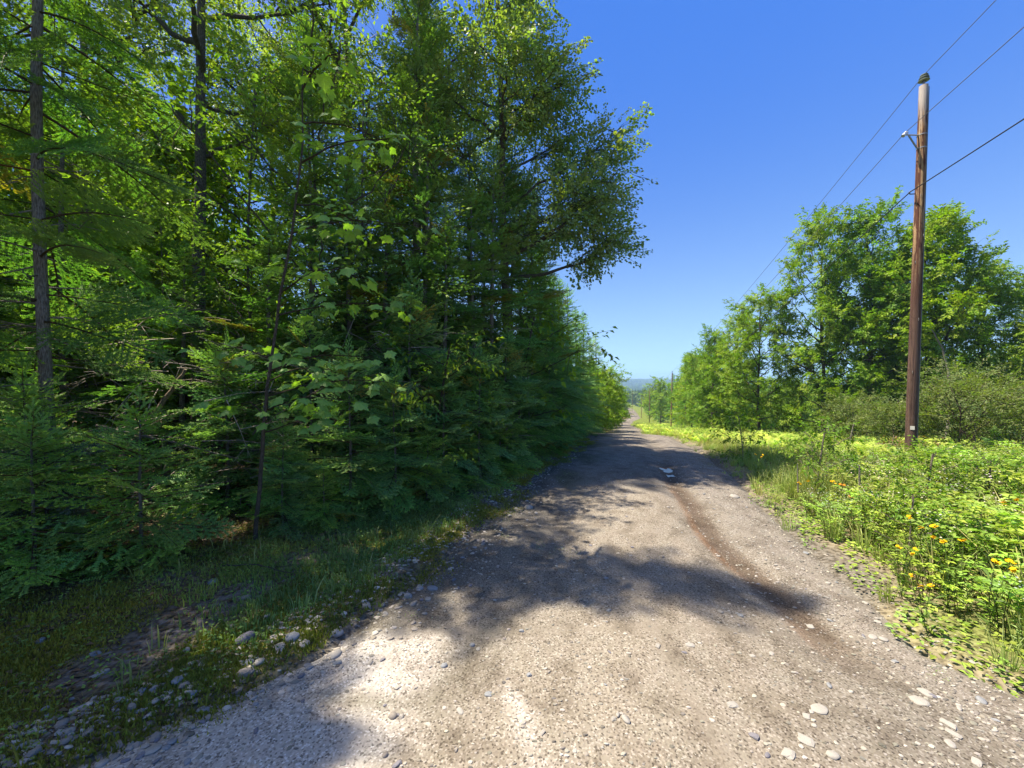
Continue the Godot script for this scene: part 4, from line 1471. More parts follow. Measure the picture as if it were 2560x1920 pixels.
func meadow() -> void:
	rng.seed = 606
	var kit := [
		bramble(0.62, 3, Color(0.276, 0.396, 0.060), false).mesh(M.herb), bramble(0.55, 3, Color(0.264, 0.384, 0.072), true).mesh(M.herb), stalk_herb(0.62, Color(0.300, 0.408, 0.072), 0.24).mesh(M.herb),
		fern_plant(0.62, Color(0.348, 0.444, 0.072)).mesh(M.herb), grass_tuft(34, 0.55, 0.10, Color(0.300, 0.396, 0.084), Color(0.480, 0.504, 0.192)).mesh(M.herb), low_leaves(34, 0.16, 0.05, Color(0.264, 0.396, 0.072)).mesh(M.herb),
		stalk_herb(0.5, Color(0.336, 0.408, 0.144), 0.4).mesh(M.herb), grass_tuft(20, 0.62, 0.12, Color(0.360, 0.348, 0.144), Color(0.576, 0.504, 0.300)).mesh(M.herb),
	]
	var names := ["bramble_undergrowth", "white_flowered_undergrowth", "herb_undergrowth", "fern_undergrowth", "meadow_grass", "low_ground_cover", "pale_herb_undergrowth", "dry_meadow_grass"]
	var says := ["bright green bramble leaves filling the meadow right of the track", "brambles dotted with tiny white flowers beside the track", "upright narrow-leaved herbs in the meadow", "light green ferns across the meadow before the wood", "fine green grass fringing the right side of the track", "low leaves creeping onto the gravel on the right", "pale leafy herbs between the brambles", "dry straw-coloured grass stalks in the meadow"]
	var W: Array = []
	var C: Array = []
	for k in 8:
		W.append([])
		C.append([])
	for zone in [[1.5, 5.5, 7.0, 60], [5.5, 12.0, 11.0, 27], [12.0, 26.0, 17.0, 12], [26.0, 75.0, 14.0, 4.5]]:
		var d0: float = zone[0]
		var d1: float = zone[1]
		var n := int((d1 - d0) * zone[2] * zone[3])
		for i in n:
			var d := rr(d0, d1)
			var o: float = zone[2] * pow(rng.randf(), 1.15)
			var x := table(ROAD, d, 2) + o - 0.06 + 0.22 * fine.get_noise_2d(d * 120.0, 50.0)
			if o < 0.5 and rng.randf() > o * 2.2 + 0.02: continue
			if x > 1.75 * d + 4: continue
			var patch := noise.get_noise_2d(x * 28.0, d * 28.0) + 0.5 * fine.get_noise_2d(x * 60.0, d * 60.0)
			var k := 0
			var q := rng.randf()
			if o < 0.45: k = (5 if q < 0.7 else 0 if q < 0.85 else 4) if d < 5.5 else (5 if q < 0.4 else 4)
			elif d > 4.8 and o < 1.4 and d < 14: k = 4 if q < 0.60 else 7 if q < 0.64 else 6
			elif d > 9.0: k = 3 if q < 0.42 + 0.4 * patch else 0 if q < 0.6 else 4 if q < 0.75 else 6 if q < 0.88 else 7
			else: k = 0 if q < 0.20 + 0.3 * patch else 1 if q < 0.40 else 2 if q < 0.62 else 6 if q < 0.78 else 4 if q < 0.93 else 5 if q < 0.96 else 7
			var s := rr(0.7, 1.15) * (0.55 + 0.45 * smoothstep(0.1, 1.1, o)) * (1.0 + 0.25 * patch) * (0.85 if d < 6.5 else 0.68 if d < 26 else 1.2)
			if k == 5: s = rr(0.6, 1.1)
			W[k].append(Transform3D(Basis(Vector3.UP, rr(0, TAU)).scaled(Vector3(s, s * rr(0.85, 1.1), s)), on(x, d, -0.02)))
			var g := rr(0.72, 1.22) * (1.0 + 0.3 * patch)
			C[k].append(Color(g * rr(0.85, 1.25), g, g * rr(0.8, 1.15)))
	for k in 8:
		tag(swarm(names[k], kit[k], W[k], C[k], self), says[k], "", "", "stuff")
	# broad-leaved saplings that stand out of the meadow
	var s := broad("meadow_sapling", "dark leafy sapling with two thin pale stems in front of the pole", "sapling", "", [Vector3.ZERO, Vector3(0.03, 0.4, 0), Vector3(0.1, 1.0, 0)], 0.007, even_limbs(10, 0.25, 0.95, 0.42, 0.3, 0.7), "young", 80, 0.15, 0.75, Color(0.42, 0.38, 0.32), Color(0.7, 0.82, 1.0))
	s.position = on(4.95, 4.75)
	s.scale = Vector3(0.85, 0.72, 0.85)
	for e in [[4.3, 5.6, 0.9, "dark leafy sapling left of the pole's sapling above the orange flower"], [5.4, 4.5, 0.7, "leafy sapling right of the pole's sapling"], [3.35, 3.35, 0.62, "dark bushy plant overhanging the gravel on the right"], [5.0, 6.6, 0.7, "leafy sapling near the foot of the nearest pole"], [4.9, 8.4, 1.0, "leafy sapling in mid meadow left of the pole"]]:
		copy_of(s, on(e[0], e[1]), rr(0, TAU), Vector3.ONE * e[2], e[3])
	for i in 14:
		var d := rr(3.2, 14)
		var x := table(ROAD, d, 2) + rr(1.2, 8.0)
		var q := rr(0.5, 0.75)
		if x > 0.85 * d and x < 1.12 * d: continue
		copy_of(s, on(x, d), rr(0, TAU), Vector3.ONE * q, "leafy sapling among the brambles of the meadow", "saplings among the brambles")
	copy_of(lib.small, on(12.4, 10.2), 0.3, Vector3.ONE * 0.42, "tiny dark fir in the meadow in front of the willow shrub")
	copy_of(lib.small, on(4.55, 3.3), 1.3, Vector3.ONE * 0.36, "tiny fir among the white flowers at the right rim")
	# flowering plants, one by one
	var yellow := flower_plant(0.52, 3, Color(0.75, 0.46, 0.01), "pair of yellow flower heads nearest the right rim")
	yellow.position = on(2.98, 2.47)
	var orange := flower_plant(0.42, 2, Color(0.72, 0.24, 0.02), "orange flowers beside the grey stakes in mid meadow")
	orange.position = on(3.65, 4.35)
	for e in [[3.0, 2.72, 1.0, yellow, "yellow flowers left of the brightest flower heads"], [3.2, 3.05, 1.05, yellow, "yellow flower spray highest up the bank of white flowers"], [2.62, 2.5, 0.72, yellow, "low yellow flowers on the gravel's edge"], [2.85, 2.9, 0.8, yellow, "small yellow flowers inside the dark green leaves"], [3.42, 4.6, 0.85, yellow, "yellow flowers left of the orange flowers"], [3.9, 4.9, 0.8, yellow, "yellow flowers right of the orange flowers"], [4.4, 4.5, 0.9, orange, "orange-yellow flowers under the dark sapling"], [4.0, 3.9, 0.8, yellow, "faint yellow flowers below the dark sapling"], [3.95, 6.4, 0.9, yellow, "yellow flowers by the tall grass at the track's right edge"], [7.6, 5.6, 0.9, yellow, "yellow flowers near the right rim in mid meadow"], [4.6, 3.6, 1.0, yellow, "yellow flowers right of the tiny fir"]]:
		copy_of(e[3], on(e[0], e[1]), rr(0, TAU), Vector3.ONE * e[2], e[4])
	# grey dead stalks
	var mb := MB.new()
	mb.tube([Vector3.ZERO, Vector3(0.01, 0.3, 0), Vector3(0.0, 0.62, 0.01)], [0.014, 0.012, 0.008], 6, Color(0.42, 0.40, 0.36), true)
	var st := part("dead_stalk", mb.mesh(M.bark), self)
	tag(st, "pale broken stalk right of the orange flowers", "stalk", "dead stalks in the meadow")
	st.position = on(4.15, 4.75)
	for e in [[3.75, 5.2, "pale broken stalk under the dark sapling on the left"], [9.0, 10.6, "grey stalk left of the pole foot"], [8.75, 10.9, "second grey stalk left of the pole foot"], [13.1, 11.2, "grey stalk before the willow shrub"], [13.9, 11.4, "grey stalk right of the willow shrub"], [12.4, 9.4, "tall grey stalk at the right rim"]]:
		copy_of(st, on(e[0], e[1], 0.15), rr(0, TAU), Vector3.ONE * (0.6 if e[1] < 6.0 else 1.2), e[2], "dead stalks in the meadow", Vector2(rr(-0.1, 0.1), rr(-0.1, 0.1)))
	# a heap of cut brush with brown leaves
	var pile := base("brush_pile", on(10.6, 10.4))
	tag(pile, "heap of cut branches with dry brown leaves right of the pole", "brush pile")
	mb = MB.new()
	for i in 26:
		var p := Vector3(rr(-0.8, 0.8), rr(0.02, 0.3), rr(-0.4, 0.4))
		var d := Vector3(rr(-1, 1), rr(-0.1, 0.3), rr(-0.6, 0.6)).normalized() * rr(0.4, 1.0)
		mb.tube([p - d * 0.5, p, p + d * 0.5], [0.012, 0.009, 0.004], 4, Color(0.22, 0.17, 0.12))
	tag(part("branches", mb.mesh(M.twig), pile), "", "", "", "stuff")
	mb = MB.new()
	for i in 150:
		leaf4(mb, Vector3(rr(-0.8, 0.8), rr(0.05, 0.55), rr(-0.4, 0.4)), Vector3(rr(-1, 1), rr(-0.7, 0.4), rr(-1, 1)).normalized(), Vector3(rr(-0.5, 0.5), 1, rr(-0.5, 0.5)).normalized(), rr(0.06, 0.11), 0.05, Color(0.26, 0.15, 0.09) * rr(0.6, 1.4))
	tag(part("leaves", mb.mesh(M.leaf), pile), "", "", "", "stuff")


func flower_plant(tall: float, heads: int, col: Color, label: String) -> Node3D:
	var root := base("flowering_plant", Vector3.ZERO)
	tag(root, label, "flower")
	var mb := MB.new()
	var tops: Array = []
	for k in heads:
		var t := Vector3(rr(-0.09, 0.09), tall * rr(0.8, 1.1), rr(-0.09, 0.09))
		tops.append(t)
		mb.tube([Vector3(rr(-0.02, 0.02), 0, rr(-0.02, 0.02)), t * 0.55 + Vector3(rr(-0.02, 0.02), 0, 0), t], [0.003, 0.0025, 0.002], 3, Color(0.10, 0.15, 0.04))
	for i in 18:
		leaf4(mb, Vector3(rr(-0.04, 0.04), rr(0.02, tall * 0.7), rr(-0.04, 0.04)), Vector3(rr(-1, 1), rr(0, 0.6), rr(-1, 1)).normalized(), Vector3.UP, rr(0.06, 0.11), 0.022, Color(0.11, 0.19, 0.035))
	part("stem", mb.mesh(M.herb), root)
	for t in tops:
		mb = MB.new()
		for j in 5:
			petals(mb, t + (Vector3(rr(-1, 1), rr(-0.3, 0.6), rr(-1, 1)) * 0.020 if j else Vector3.ZERO), Vector3(rr(-0.6, 0.4), 1, rr(-0.3, 0.7)).normalized(), 0.0135, 8, col * rr(0.8, 1.1))
		part("flower_head", mb.mesh(M.petal), root)
	return root


func verge() -> void:
	rng.seed = 707
	var moss := MB.new()
	for i in 60:
		var a := rr(0, TAU)
		var o := Vector3(cos(a), 0, sin(a)) * 0.11 * sqrt(rng.randf())
		var h := rr(0.010, 0.026)
		var w := Vector3(rr(-1, 1), 0, rr(-1, 1)).normalized() * rr(0.004, 0.008)
		var c := Color(0.33, 0.31, 0.05) * rr(0.6, 1.25)
		moss.tri(o - w, o + w, o + Vector3(rr(-0.01, 0.01), h, rr(-0.01, 0.01)), c * 0.7, c * 0.7, c)
	var grass := grass_tuft(34, 0.055, 0.11, Color(0.27, 0.34, 0.07), Color(0.37, 0.42, 0.13))
	var thin := grass_tuft(8, 0.12, 0.05, Color(0.26, 0.31, 0.08), Color(0.42, 0.40, 0.18))
	var low := low_leaves(18, 0.10, 0.021, Color(0.18, 0.27, 0.06))
	var litter := MB.new()
	for i in 14:
		var p := Vector3(rr(-0.15, 0.15), rr(0.003, 0.012), rr(-0.15, 0.15))
		var c := Color(0.16, 0.11, 0.065) * rr(0.5, 1.6)
		if rng.randf() < 0.45:
			var d := Vector3(rr(-1, 1), 0.04, rr(-1, 1)).normalized() * rr(0.03, 0.10)
			litter.tri(p, p + d, p + d * 0.5 + Vector3(d.z, 0, -d.x) * 0.07, c, c, c)
		else:
			leaf4(litter, p, Vector3(rr(-1, 1), 0.1, rr(-1, 1)).normalized(), Vector3.UP, rr(0.02, 0.05), 0.025, c)
	var kit := [moss.mesh(M.herb), grass.mesh(M.herb), thin.mesh(M.herb), low.mesh(M.herb), litter.mesh(M.herb)]
	var W: Array = [[], [], [], [], []]
	var C: Array = [[], [], [], [], []]
	for i in 15000:
		var d := 1.3 + 14.0 * pow(rng.randf(), 1.7)
		var l := table(ROAD, d, 1)
		var o := -0.25 + 3.4 * pow(rng.randf(), 1.1)
		var x := l - o
		if x < -1.6 * d - 0.4: continue
		var a := noise.get_noise_2d(x * 30.0, d * 30.0)
		var b := fine.get_noise_2d(x * 40.0, d * 40.0)
		var bare := smoothstep(0.05, 0.4, b + 0.6 * a)
		var k := -1
		var q := rng.randf()
		# grass grows thick along the firs further on, moss nearer the camera
		var grassy := smoothstep(2.3, 3.2, d + 0.35 * (x + 1.9)) * smoothstep(0.15, 0.5, o) * smoothstep(2.2, 1.0, o - 0.1 * d)
		if o < 0.1: k = 0 if q < 0.25 and b > 0.0 else -1
		elif q < grassy * 0.30: k = 1 if q < grassy * 0.26 else 2
		elif q < grassy * 0.5: k = 3
		elif q < 0.80: k = 0 if bare < 0.5 else -1
		elif q < 0.88: k = 3 if o > 0.3 else -1
		elif q < 0.89: k = 2 if o > 0.3 else -1
		else: k = 4
		if k < 0: continue
		if o > 2.2 and k < 3 and rng.randf() < 0.7: k = 4
		var s := rr(0.6, 1.3)
		var g := rr(0.7, 1.3)
		W[k].append(Transform3D(Basis(Vector3.UP, rr(0, TAU)).scaled(Vector3(s, s * rr(0.7, 1.3), s)), on(x, d, -0.003)))
		C[k].append(Color(g * rr(0.85, 1.15) * (1.0 + 0.5 * a), g * (1.0 + 0.25 * a), g))
	for i in 4200:
		var d := 3.5 + 26.0 * pow(rng.randf(), 1.5)
		var x := table(ROAD, d, 1) - 1.6 - 14.0 * rng.randf()
		if x < -1.7 * d - 1.0: continue
		W[4].append(Transform3D(Basis(Vector3.UP, rr(0, TAU)).scaled(Vector3.ONE * rr(1.0, 2.5)), on(x, d, 0.003)))
		var g := rr(0.7, 1.9)
		C[4].append(Color(g, g * rr(0.9, 1.0), g * rr(0.8, 1.0)))
	var names := ["moss_cover", "verge_grass", "thin_verge_grass", "creeping_leaves", "leaf_litter"]
	var says := ["yellow-green moss cushions over the left verge", "short soft grass in front of the firs", "thin taller grass blades on the left verge", "small creeping leaves on the left verge", "dry leaves and twigs scattered under the firs"]
	for k in 5:
		tag(swarm(names[k], kit[k], W[k], C[k], self), says[k], "", "", "stuff")
	# little weeds on the track itself
	var w: Array = []
	var c: Array = []
	for i in 900:
		var d := rr(1.7, 9)
		var l := table(ROAD, d, 1)
		var r := table(ROAD, d, 2)
		var x := lerpf(l, r, rng.randf())
		var f := (x - l) / (r - l)
		if fine.get_noise_2d(x * 50.0, d * 50.0) < 0.22 or (f > 0.36 and f < 0.9): continue
		w.append(Transform3D(Basis(Vector3.UP, rr(0, TAU)).scaled(Vector3.ONE * rr(0.25, 0.6)), Vector3(x, gravel(x, d) - 0.003, -d)))
		c.append(Color(1, 1, 1) * rr(0.7, 1.2))
	tag(swarm("track_weeds", kit[3], w, c, self), "tiny weeds sprouting from the gravel", "", "", "stuff")
	# tall dry grass stems right by the camera in the left corner
	var tg := grass_tuft(1, 0.30, 0.005, Color(0.20, 0.22, 0.05), Color(0.34, 0.31, 0.12)).mesh(M.herb)
	var first: Node3D = null
	for e in [[-2.02, 1.62, "yellowish grass stem leftmost at the bottom left corner"], [-1.95, 1.66, "leaning yellow grass stem at the bottom left corner"], [-1.9, 1.6, "short bright grass stem at the bottom left corner"], [-2.0, 1.78, "long thin grass stem crossing the pale stones at bottom left"], [-1.97, 1.95, "grass stem among the stones up from the bottom left corner"]]:
		if first == null:
			first = part("grass_stem", tg, self)
			tag(first, e[2], "grass stem", "grass stems in the left corner")
			first.position = on(e[0], e[1])
		else:
			copy_of(first, on(e[0], e[1]), rr(0, TAU), Vector3.ONE * rr(0.8, 1.3), e[2], "grass stems in the left corner")
	# fallen and dead limbs
	for e in [
		[[-5.3, 0.55, 3.6], [-4.1, 0.05, 3.3], 0.028, Color(0.40, 0.38, 0.35), "fallen white birch limb leaning at the left rim", 0],
		[[-4.5, 1.15, 4.3], [-2.9, 0.62, 4.7], 0.016, Color(0.42, 0.39, 0.35), "bare whitened branch slanting down in the dark gap", 7],
		[[-3.0, 1.0, 4.6], [-2.0, 1.52, 4.1], 0.010, Color(0.40, 0.37, 0.32), "thin pale branch rising under the maple leaves", 4],
		[[-4.55, 0.7, 4.6], [-3.9, 1.75, 4.75], 0.045, Color(0.38, 0.31, 0.24), "broken tan stub leaning in the gloom right of the slender fir", 0],
		[[-4.4, 0.35, 3.9], [-3.1, 0.5, 4.4], 0.009, Color(0.36, 0.34, 0.32), "dead twigs lying across the dark recess", 9],
		[[-5.2, 2.1, 4.2], [-3.6, 2.45, 4.6], 0.009, Color(0.36, 0.33, 0.30), "long bare twig crossing the slender trunk at mid height", 8],
		[[-5.5, 1.3, 4.2], [-4.2, 1.2, 4.5], 0.008, Color(0.36, 0.33, 0.30), "lower bare twig crossing the slender trunk", 8],
		[[-2.45, 0.04, 3.35], [-1.75, 0.05, 3.2], 0.008, Color(0.26, 0.21, 0.17), "thin stick lying on the bare patch before the recess", 2],
	]:
		var mb := MB.new()
		var p := Vector3(e[0][0], surf(e[0][0], e[0][2]) + e[0][1], -e[0][2])
		var q := Vector3(e[1][0], surf(e[1][0], e[1][2]) + e[1][1], -e[1][2])
		var line := bent([p, p.lerp(q, 0.5) + Vector3(0, rr(-0.05, 0.08), 0), q], 0.014, 6)
		mb.tube(line, tapered(line.size(), e[2], e[2] * 0.35), 6, e[3], true)
		for i in e[5]:
			var at: Vector3 = line[rng.randi_range(1, line.size() - 1)]
			var d := ((q - p).normalized() * 0.6 + Vector3(rr(-0.6, 0.6), rr(-0.7, 0.5), rr(-0.6, 0.6))).normalized() * rr(0.15, 0.5)
			mb.tube([at, at + d * 0.5 + Vector3(0, 0.01, 0), at + d], [e[2] * 0.4, e[2] * 0.3, 0.0015], 4, e[3] * 0.9)
		tag(part("dead_branch", mb.mesh(M.bark), self), e[4], "dead branch")
	for i in 9:
		var mb2 := MB.new()
		for k in 34:
			var p := Vector3(rr(-0.9, 0.9), rr(0.2, 2.4), rr(-0.5, 0.5))
			var d := Vector3(rr(-1, 1), rr(-0.45, 0.2), rr(-0.7, 0.7)).normalized() * rr(0.25, 0.9)
			var grey := Color(0.34, 0.29, 0.24) * rr(0.6, 1.3)
			mb2.tube([p, p + d * 0.5 + Vector3(0, 0.03, 0), p + d], [0.006, 0.004, 0.0015], 3, grey)
			for j in 3:
				var q := p + d * rr(0.3, 0.9)
				mb2.tube([q, q + (d.normalized() * 0.5 + Vector3(rr(-1, 1), rr(-0.6, 0.4), rr(-1, 1))).normalized() * rr(0.1, 0.3)], [0.003, 0.001], 3, grey)
		var spot: Array = [[-4.6, 4.6], [-3.7, 4.7], [-2.9, 5.2], [-2.2, 5.6], [-5.6, 5.0], [-1.6, 6.2], [-3.2, 5.9], [-6.4, 4.4], [-0.9, 7.0]][i]
		var tw := part("dead_brush", mb2.mesh(M.twig), self)
		tw.position = on(spot[0], spot[1])
		tag(tw, "tangle of dead grey-brown twigs under the firs, %s" % ["behind the slender trunk", "at the back of the dark recess", "behind the maple stem", "behind the birch saplings", "at the left rim", "left of the round boulder", "in the gloom above the recess", "farthest left", "under the big aspen"][i], "dead twigs", "tangles of dead twigs under the firs", "")
	# lichen-grey dying fir low at the left
	var root := base("dead_fir", on(-3.95, 3.35))
	tag(root, "lichen-grey dying fir bush at the left between the green firs", "dead fir")
	var mb := MB.new()
	mb.tube([Vector3.ZERO, Vector3(0.02, 0.5, 0), Vector3(0, 1.0, 0)], [0.016, 0.012, 0.004], 5, Color(0.2, 0.19, 0.18))
	part("trunk", mb.mesh(M.bark), root)
	var ww: Array = []
	var cc: Array = []
	for i in 30:
		var az := rr(0, TAU)
		var el2 := rr(-0.3, 0.5)
		ww.append(Transform3D(basis_to(Vector3(cos(az) * cos(el2), sin(el2), sin(az) * cos(el2)), rr(-0.4, 0.4), rr(0.6, 1.1)), Vector3(0, rr(0.35, 1.0), 0)))
		cc.append(Color(1, 1, 1) * rr(0.8, 1.2))
	swarm("crown", lib.bough_grey, ww, cc, root)


func stones(road: Node3D) -> void:
	rng.seed = 808
	var hues := [Color(0.33, 0.34, 0.355), Color(0.40, 0.37, 0.33), Color(0.24, 0.23, 0.255), Color(0.46, 0.43, 0.385), Color(0.34, 0.30, 0.26)]
	var words := ["blue-grey", "grey-tan", "dark purplish", "pale", "brownish"]
	var kit: Array = []
	for k in 15:
		kit.append(pebble(k * 7 + 1, [0.85, 0.62, 0.5][k % 3], [12, 8, 9][k % 3], hues[k % 5], k % 3 != 0))
	var firm := {3: 12, 4: 0, 9: 4, 27: 0, 47: 0, 58: 0, 59: 10, 60: 0, 76: 3, 77: 3}
	var unique := {
		3: "largest dark purplish stone tilted in the moss of the left verge", 4: "round blue-grey stone right of the big purplish one", 9: "long tan stone at the edge of the gravel below the purplish one", 27: "blue-grey block on the stony rim near the pale silt",
		34: "squat grey stone behind the grass stems in the left corner", 2: "oblong pale stone alone in the left moss", 39: "wide stone at the head of the pale silt at bottom left", 47: "grey stone on the bare patch before the recess",
		49: "flat stone beside the soft grass", 59: "blocky stone where the grass meets the gravel", 60: "stone against the pointed pebbles at the grass's edge", 63: "stone at the tip of the left grass above the pale slab",
		76: "round pale boulder on the left edge under the young firs", 77: "lone pale rock on the right edge of the track before the tall grass", 78: "flat white stone lying in the right wheel track", 79: "second flat white stone in the right wheel track",
		80: "long pale stone low in the right wheel track", 83: "pale angular stone nearest the bottom edge on the right", 65: "small rounded stone alone on sunlit gravel at left centre",
	}
	var list := ROCKS
	for i in list.size():
		var e: Array = list[i]
		var hue: int = firm[i] % 5 if firm.has(i) else (3 if i > 76 else [0, 1, 0, 3, 4, 0][rng.randi() % 6])
		var k: int = firm[i] if firm.has(i) else hue + 5 * (rng.randi() % 3)
		var m: MeshInstance3D = part("stone", kit[k], self)
		var w: float = e[2]
		var tallness: float = maxf(e[3] * 0.85, w * 0.30) * (0.8 if i > 76 else 1.0)
		m.scale = Vector3(w, tallness / [0.62, 0.45, 0.36][k % 3] * 0.72, w * rr(0.65, 0.95))
		m.position = on(e[0], e[1], tallness * (0.14 if i < 60 else 0.06))
		m.rotation = Vector3(rr(-0.12, 0.12), rr(0, TAU) if not firm.has(i) else rr(-0.3, 0.3), rr(-0.12, 0.12))
		if i == 3: m.rotation.z = 0.5
		var zone := "lying in the moss of the left verge" if e[0] < -1.6 and i < 50 else "along the stony left rim of the track" if i < 65 else "loose on the sunlit gravel" if i < 76 else "on the right half of the track, %s" % ("by the bottom edge" if e[1] < 1.8 else "in the wheel track" if e[0] > 1.8 else "left of the rut" if e[1] < 2.1 else "a little farther up")
		if unique.has(i): tag(m, unique[i], "stone")
		else: tag(m, "%s fist-sized stone %s" % [words[hue], zone], "stone", "%s stones %s" % [words[hue], zone])
	for i in 90:
		var d := 1.6 + 2.6 * pow(rng.randf(), 1.4)
		var x := table(ROAD, d, 1) + rr(-0.55, 0.35)
		var k := rng.randi() % 15
		var m := part("stone", kit[k], self)
		var w := rr(0.018, 0.05)
		m.scale = Vector3(w, w * rr(0.5, 0.8), w * rr(0.6, 1.0))
		m.position = on(x, d, w * 0.08)
		m.rotation = Vector3(rr(-0.3, 0.3), rr(0, TAU), rr(-0.3, 0.3))
		tag(m, "%s small stone on the stony left rim %s" % [words[k % 5], "nearest the camera" if d < 2.0 else "beside the pale silt" if d < 2.6 else "at the foot of the soft grass"], "stone", "small %s stones on the left rim" % words[k % 5])
	# the stones that show singly in the gravel are pieces of the track
	for i in 240:
		var d := 1.62 + 5.0 * pow(rng.randf(), 1.6)
		var l := table(ROAD, d, 1)
		var r := table(ROAD, d, 2)
		var q := rng.randf()
		var x := lerpf(l, l + 0.55, rng.randf()) if q < 0.35 else rut_x(d) + rr(0.15, 0.75) if q < 0.6 else lerpf(l, r, rng.randf())
		var m := MeshInstance3D.new()
		m.mesh = kit[rng.randi() % 15]
		m.name = "stone" if i == 0 else "stone_%03d" % i
		road.add_child(m, true)
		var w := rr(0.022, 0.05)
		m.scale = Vector3(w, w * rr(0.4, 0.6), w * rr(0.5, 0.9))
		m.position = Vector3(x, gravel(x, d) + w * 0.08, -d)
		m.rotation = Vector3(rr(-0.2, 0.2), rr(0, TAU), rr(-0.2, 0.2))
	# loose gravel past counting
	for k in 4:
		var pm := pebble(900 + k, 0.5, 7, Color(0.46, 0.43, 0.38), k != 1)
		var w: Array = []
		var c: Array = []
		for i in 7500:
			var d := 1.45 + 9.5 * pow(rng.randf(), 2.1)
			var l := table(ROAD, d, 1) - 0.35
			var r := table(ROAD, d, 2) + 0.1
			var q := rng.randf()
			var x := lerpf(l, r, rng.randf()) if q < 0.62 else l - 0.22 + 0.95 * rng.randf() * rng.randf() if q < 0.84 else rut_x(d) + rr(0.1, 0.85)
			var ft := (x - l) / (r - l)
			if q < 0.62 and rng.randf() < 0.8 * maxf(exp(-pow((ft - 0.30) / 0.10, 2.0)), exp(-pow((ft - 0.60) / 0.10, 2.0))): continue
			var s := 0.005 + (0.026 if q < 0.62 or q > 0.84 else 0.050) * pow(rng.randf(), 3.0)
			w.append(Transform3D(Basis.from_euler(Vector3(rr(-0.4, 0.4), rr(0, TAU), rr(-0.4, 0.4))).scaled(Vector3(s, s * rr(0.4, 0.8), s * rr(0.45, 1.0))), on(x, d, s * 0.05)))
			var g := rr(0.35, 1.35) * (1.2 if q > 0.62 and q < 0.84 else 1.0)
			c.append(Color(g * rr(0.97, 1.06), g, g * rr(0.90, 1.03)))
		tag(swarm("loose_gravel", pm, w, c, self), "loose pebbles of the gravel track" if k == 0 else ["", "angular chips scattered over the gravel track", "flat pebbles scattered over the gravel track", "small grit strewn over the gravel track"][k], "", "", "stuff")
	puddle(2.87, 7.3, 0.11, 0.24, 0.010, "shallow puddle reflecting the sky in the rut in mid track")
	puddle(2.70, 6.78, 0.07, 0.10, 0.010, "small puddle just nearer than the larger one in the rut")


const FACE := [[-0.35, 7.6, 0.85, 0.9], [-1.5, 7.0, 0.95, 0.9], [-0.2, 9.0, 1.15, 1.0], [0.5, 10.4, 0.95, 0.9], [-2.6, 6.3, 0.7, 0.85], [-1.9, 8.3, 1.2, 1.0], [0.9, 13.2, 0.95, 1.0], [1.6, 16.6, 0.95, 1.0], [-1.1, 6.5, 0.62, 0.8], [-2.1, 6.6, 0.7, 0.85], [-2.9, 7.0, 0.8, 0.9], [-0.6, 8.3, 0.8, 0.8], [0.45, 9.6, 0.55, 0.7], [-3.4, 5.6, 0.55, 0.75], [1.1, 10.9, 0.6, 0.75], [0.2, 11.0, 1.0, 1.0], [1.2, 12.6, 0.62, 0.8], [0.9, 14.6, 1.1, 1.0], [1.9, 15.0, 0.6, 0.75], [2.6, 17.4, 0.6, 0.8], [3.5, 20.6, 0.7, 0.9], [2.4, 20.0, 1.1, 1.0], [4.6, 25.5, 0.7, 0.9], [-4.6, 5.6, 0.5, 0.7], [-6.6, 5.6, 0.42, 0.75], [-7.6, 4.4, 0.5, 0.8]]


func face_label(e: Array) -> String:
	var size: String = "tall" if e[2] > 0.9 else "middling" if e[2] > 0.65 else "short"
	var where: String = "behind the low firs at the left rim" if e[0] < -4.0 else "behind the maple sapling" if e[0] < -2.5 else "left of the big aspen" if e[1] < 7.5 else "beside the big aspen" if e[1] < 10 else "past the aspen" if e[1] < 13 else "in the far half of the row" if e[1] < 19 else "near the end of the row"
	return "%s fir filling the forest face %s" % [size, where]


func stand_label(x: float, d: float) -> String:
	var p := x / d
	var where := "beyond the left rim" if p < -1.25 else "behind the slender grey trunk" if p < -0.9 else "behind the maple sapling" if p < -0.45 else "behind the big aspen" if p < 0.0 else "behind the row beside the track"
	return "fir standing back in the stand %s, %s" % [where, "in the second rank" if d < 9 else "in the deeper ranks" if d < 20 else "far down the slope"]


func glimpse(p: float) -> String:
	return "past the left rim" if p < -2.0 else "at the left rim" if p < -1.25 else "left of the maple sapling" if p < -0.8 else "above the maple sapling" if p < -0.45 else "left of the big aspen" if p < -0.1 else "behind the fir row"


func inwood(p: float, d: float) -> String:
	var where := "beyond the right rim" if p > 1.3 else "right of the pole" if p > 1.04 else "behind the twin tops" if p > 0.78 else "at its stepped left end" if p > 0.55 else "down by the second pole"
	return where + (" in the front ranks" if d < 32 else " in the back ranks" if d < 60 else " far down the slope")


func slope(left: bool, d: float, x: float) -> String:
	var edge := x - table(ROAD, d, 2) if not left else table(ROAD, d, 1) - x
	return "%s of the far track, %s, %s" % ["left" if left else "right", "hard by its edge" if edge < 9.0 else "a little back" if edge < 20.0 else "well back", "at the first dip" if d < 95 else "by the bend" if d < 130 else "beyond the bend" if d < 165 else "near its vanishing end"]


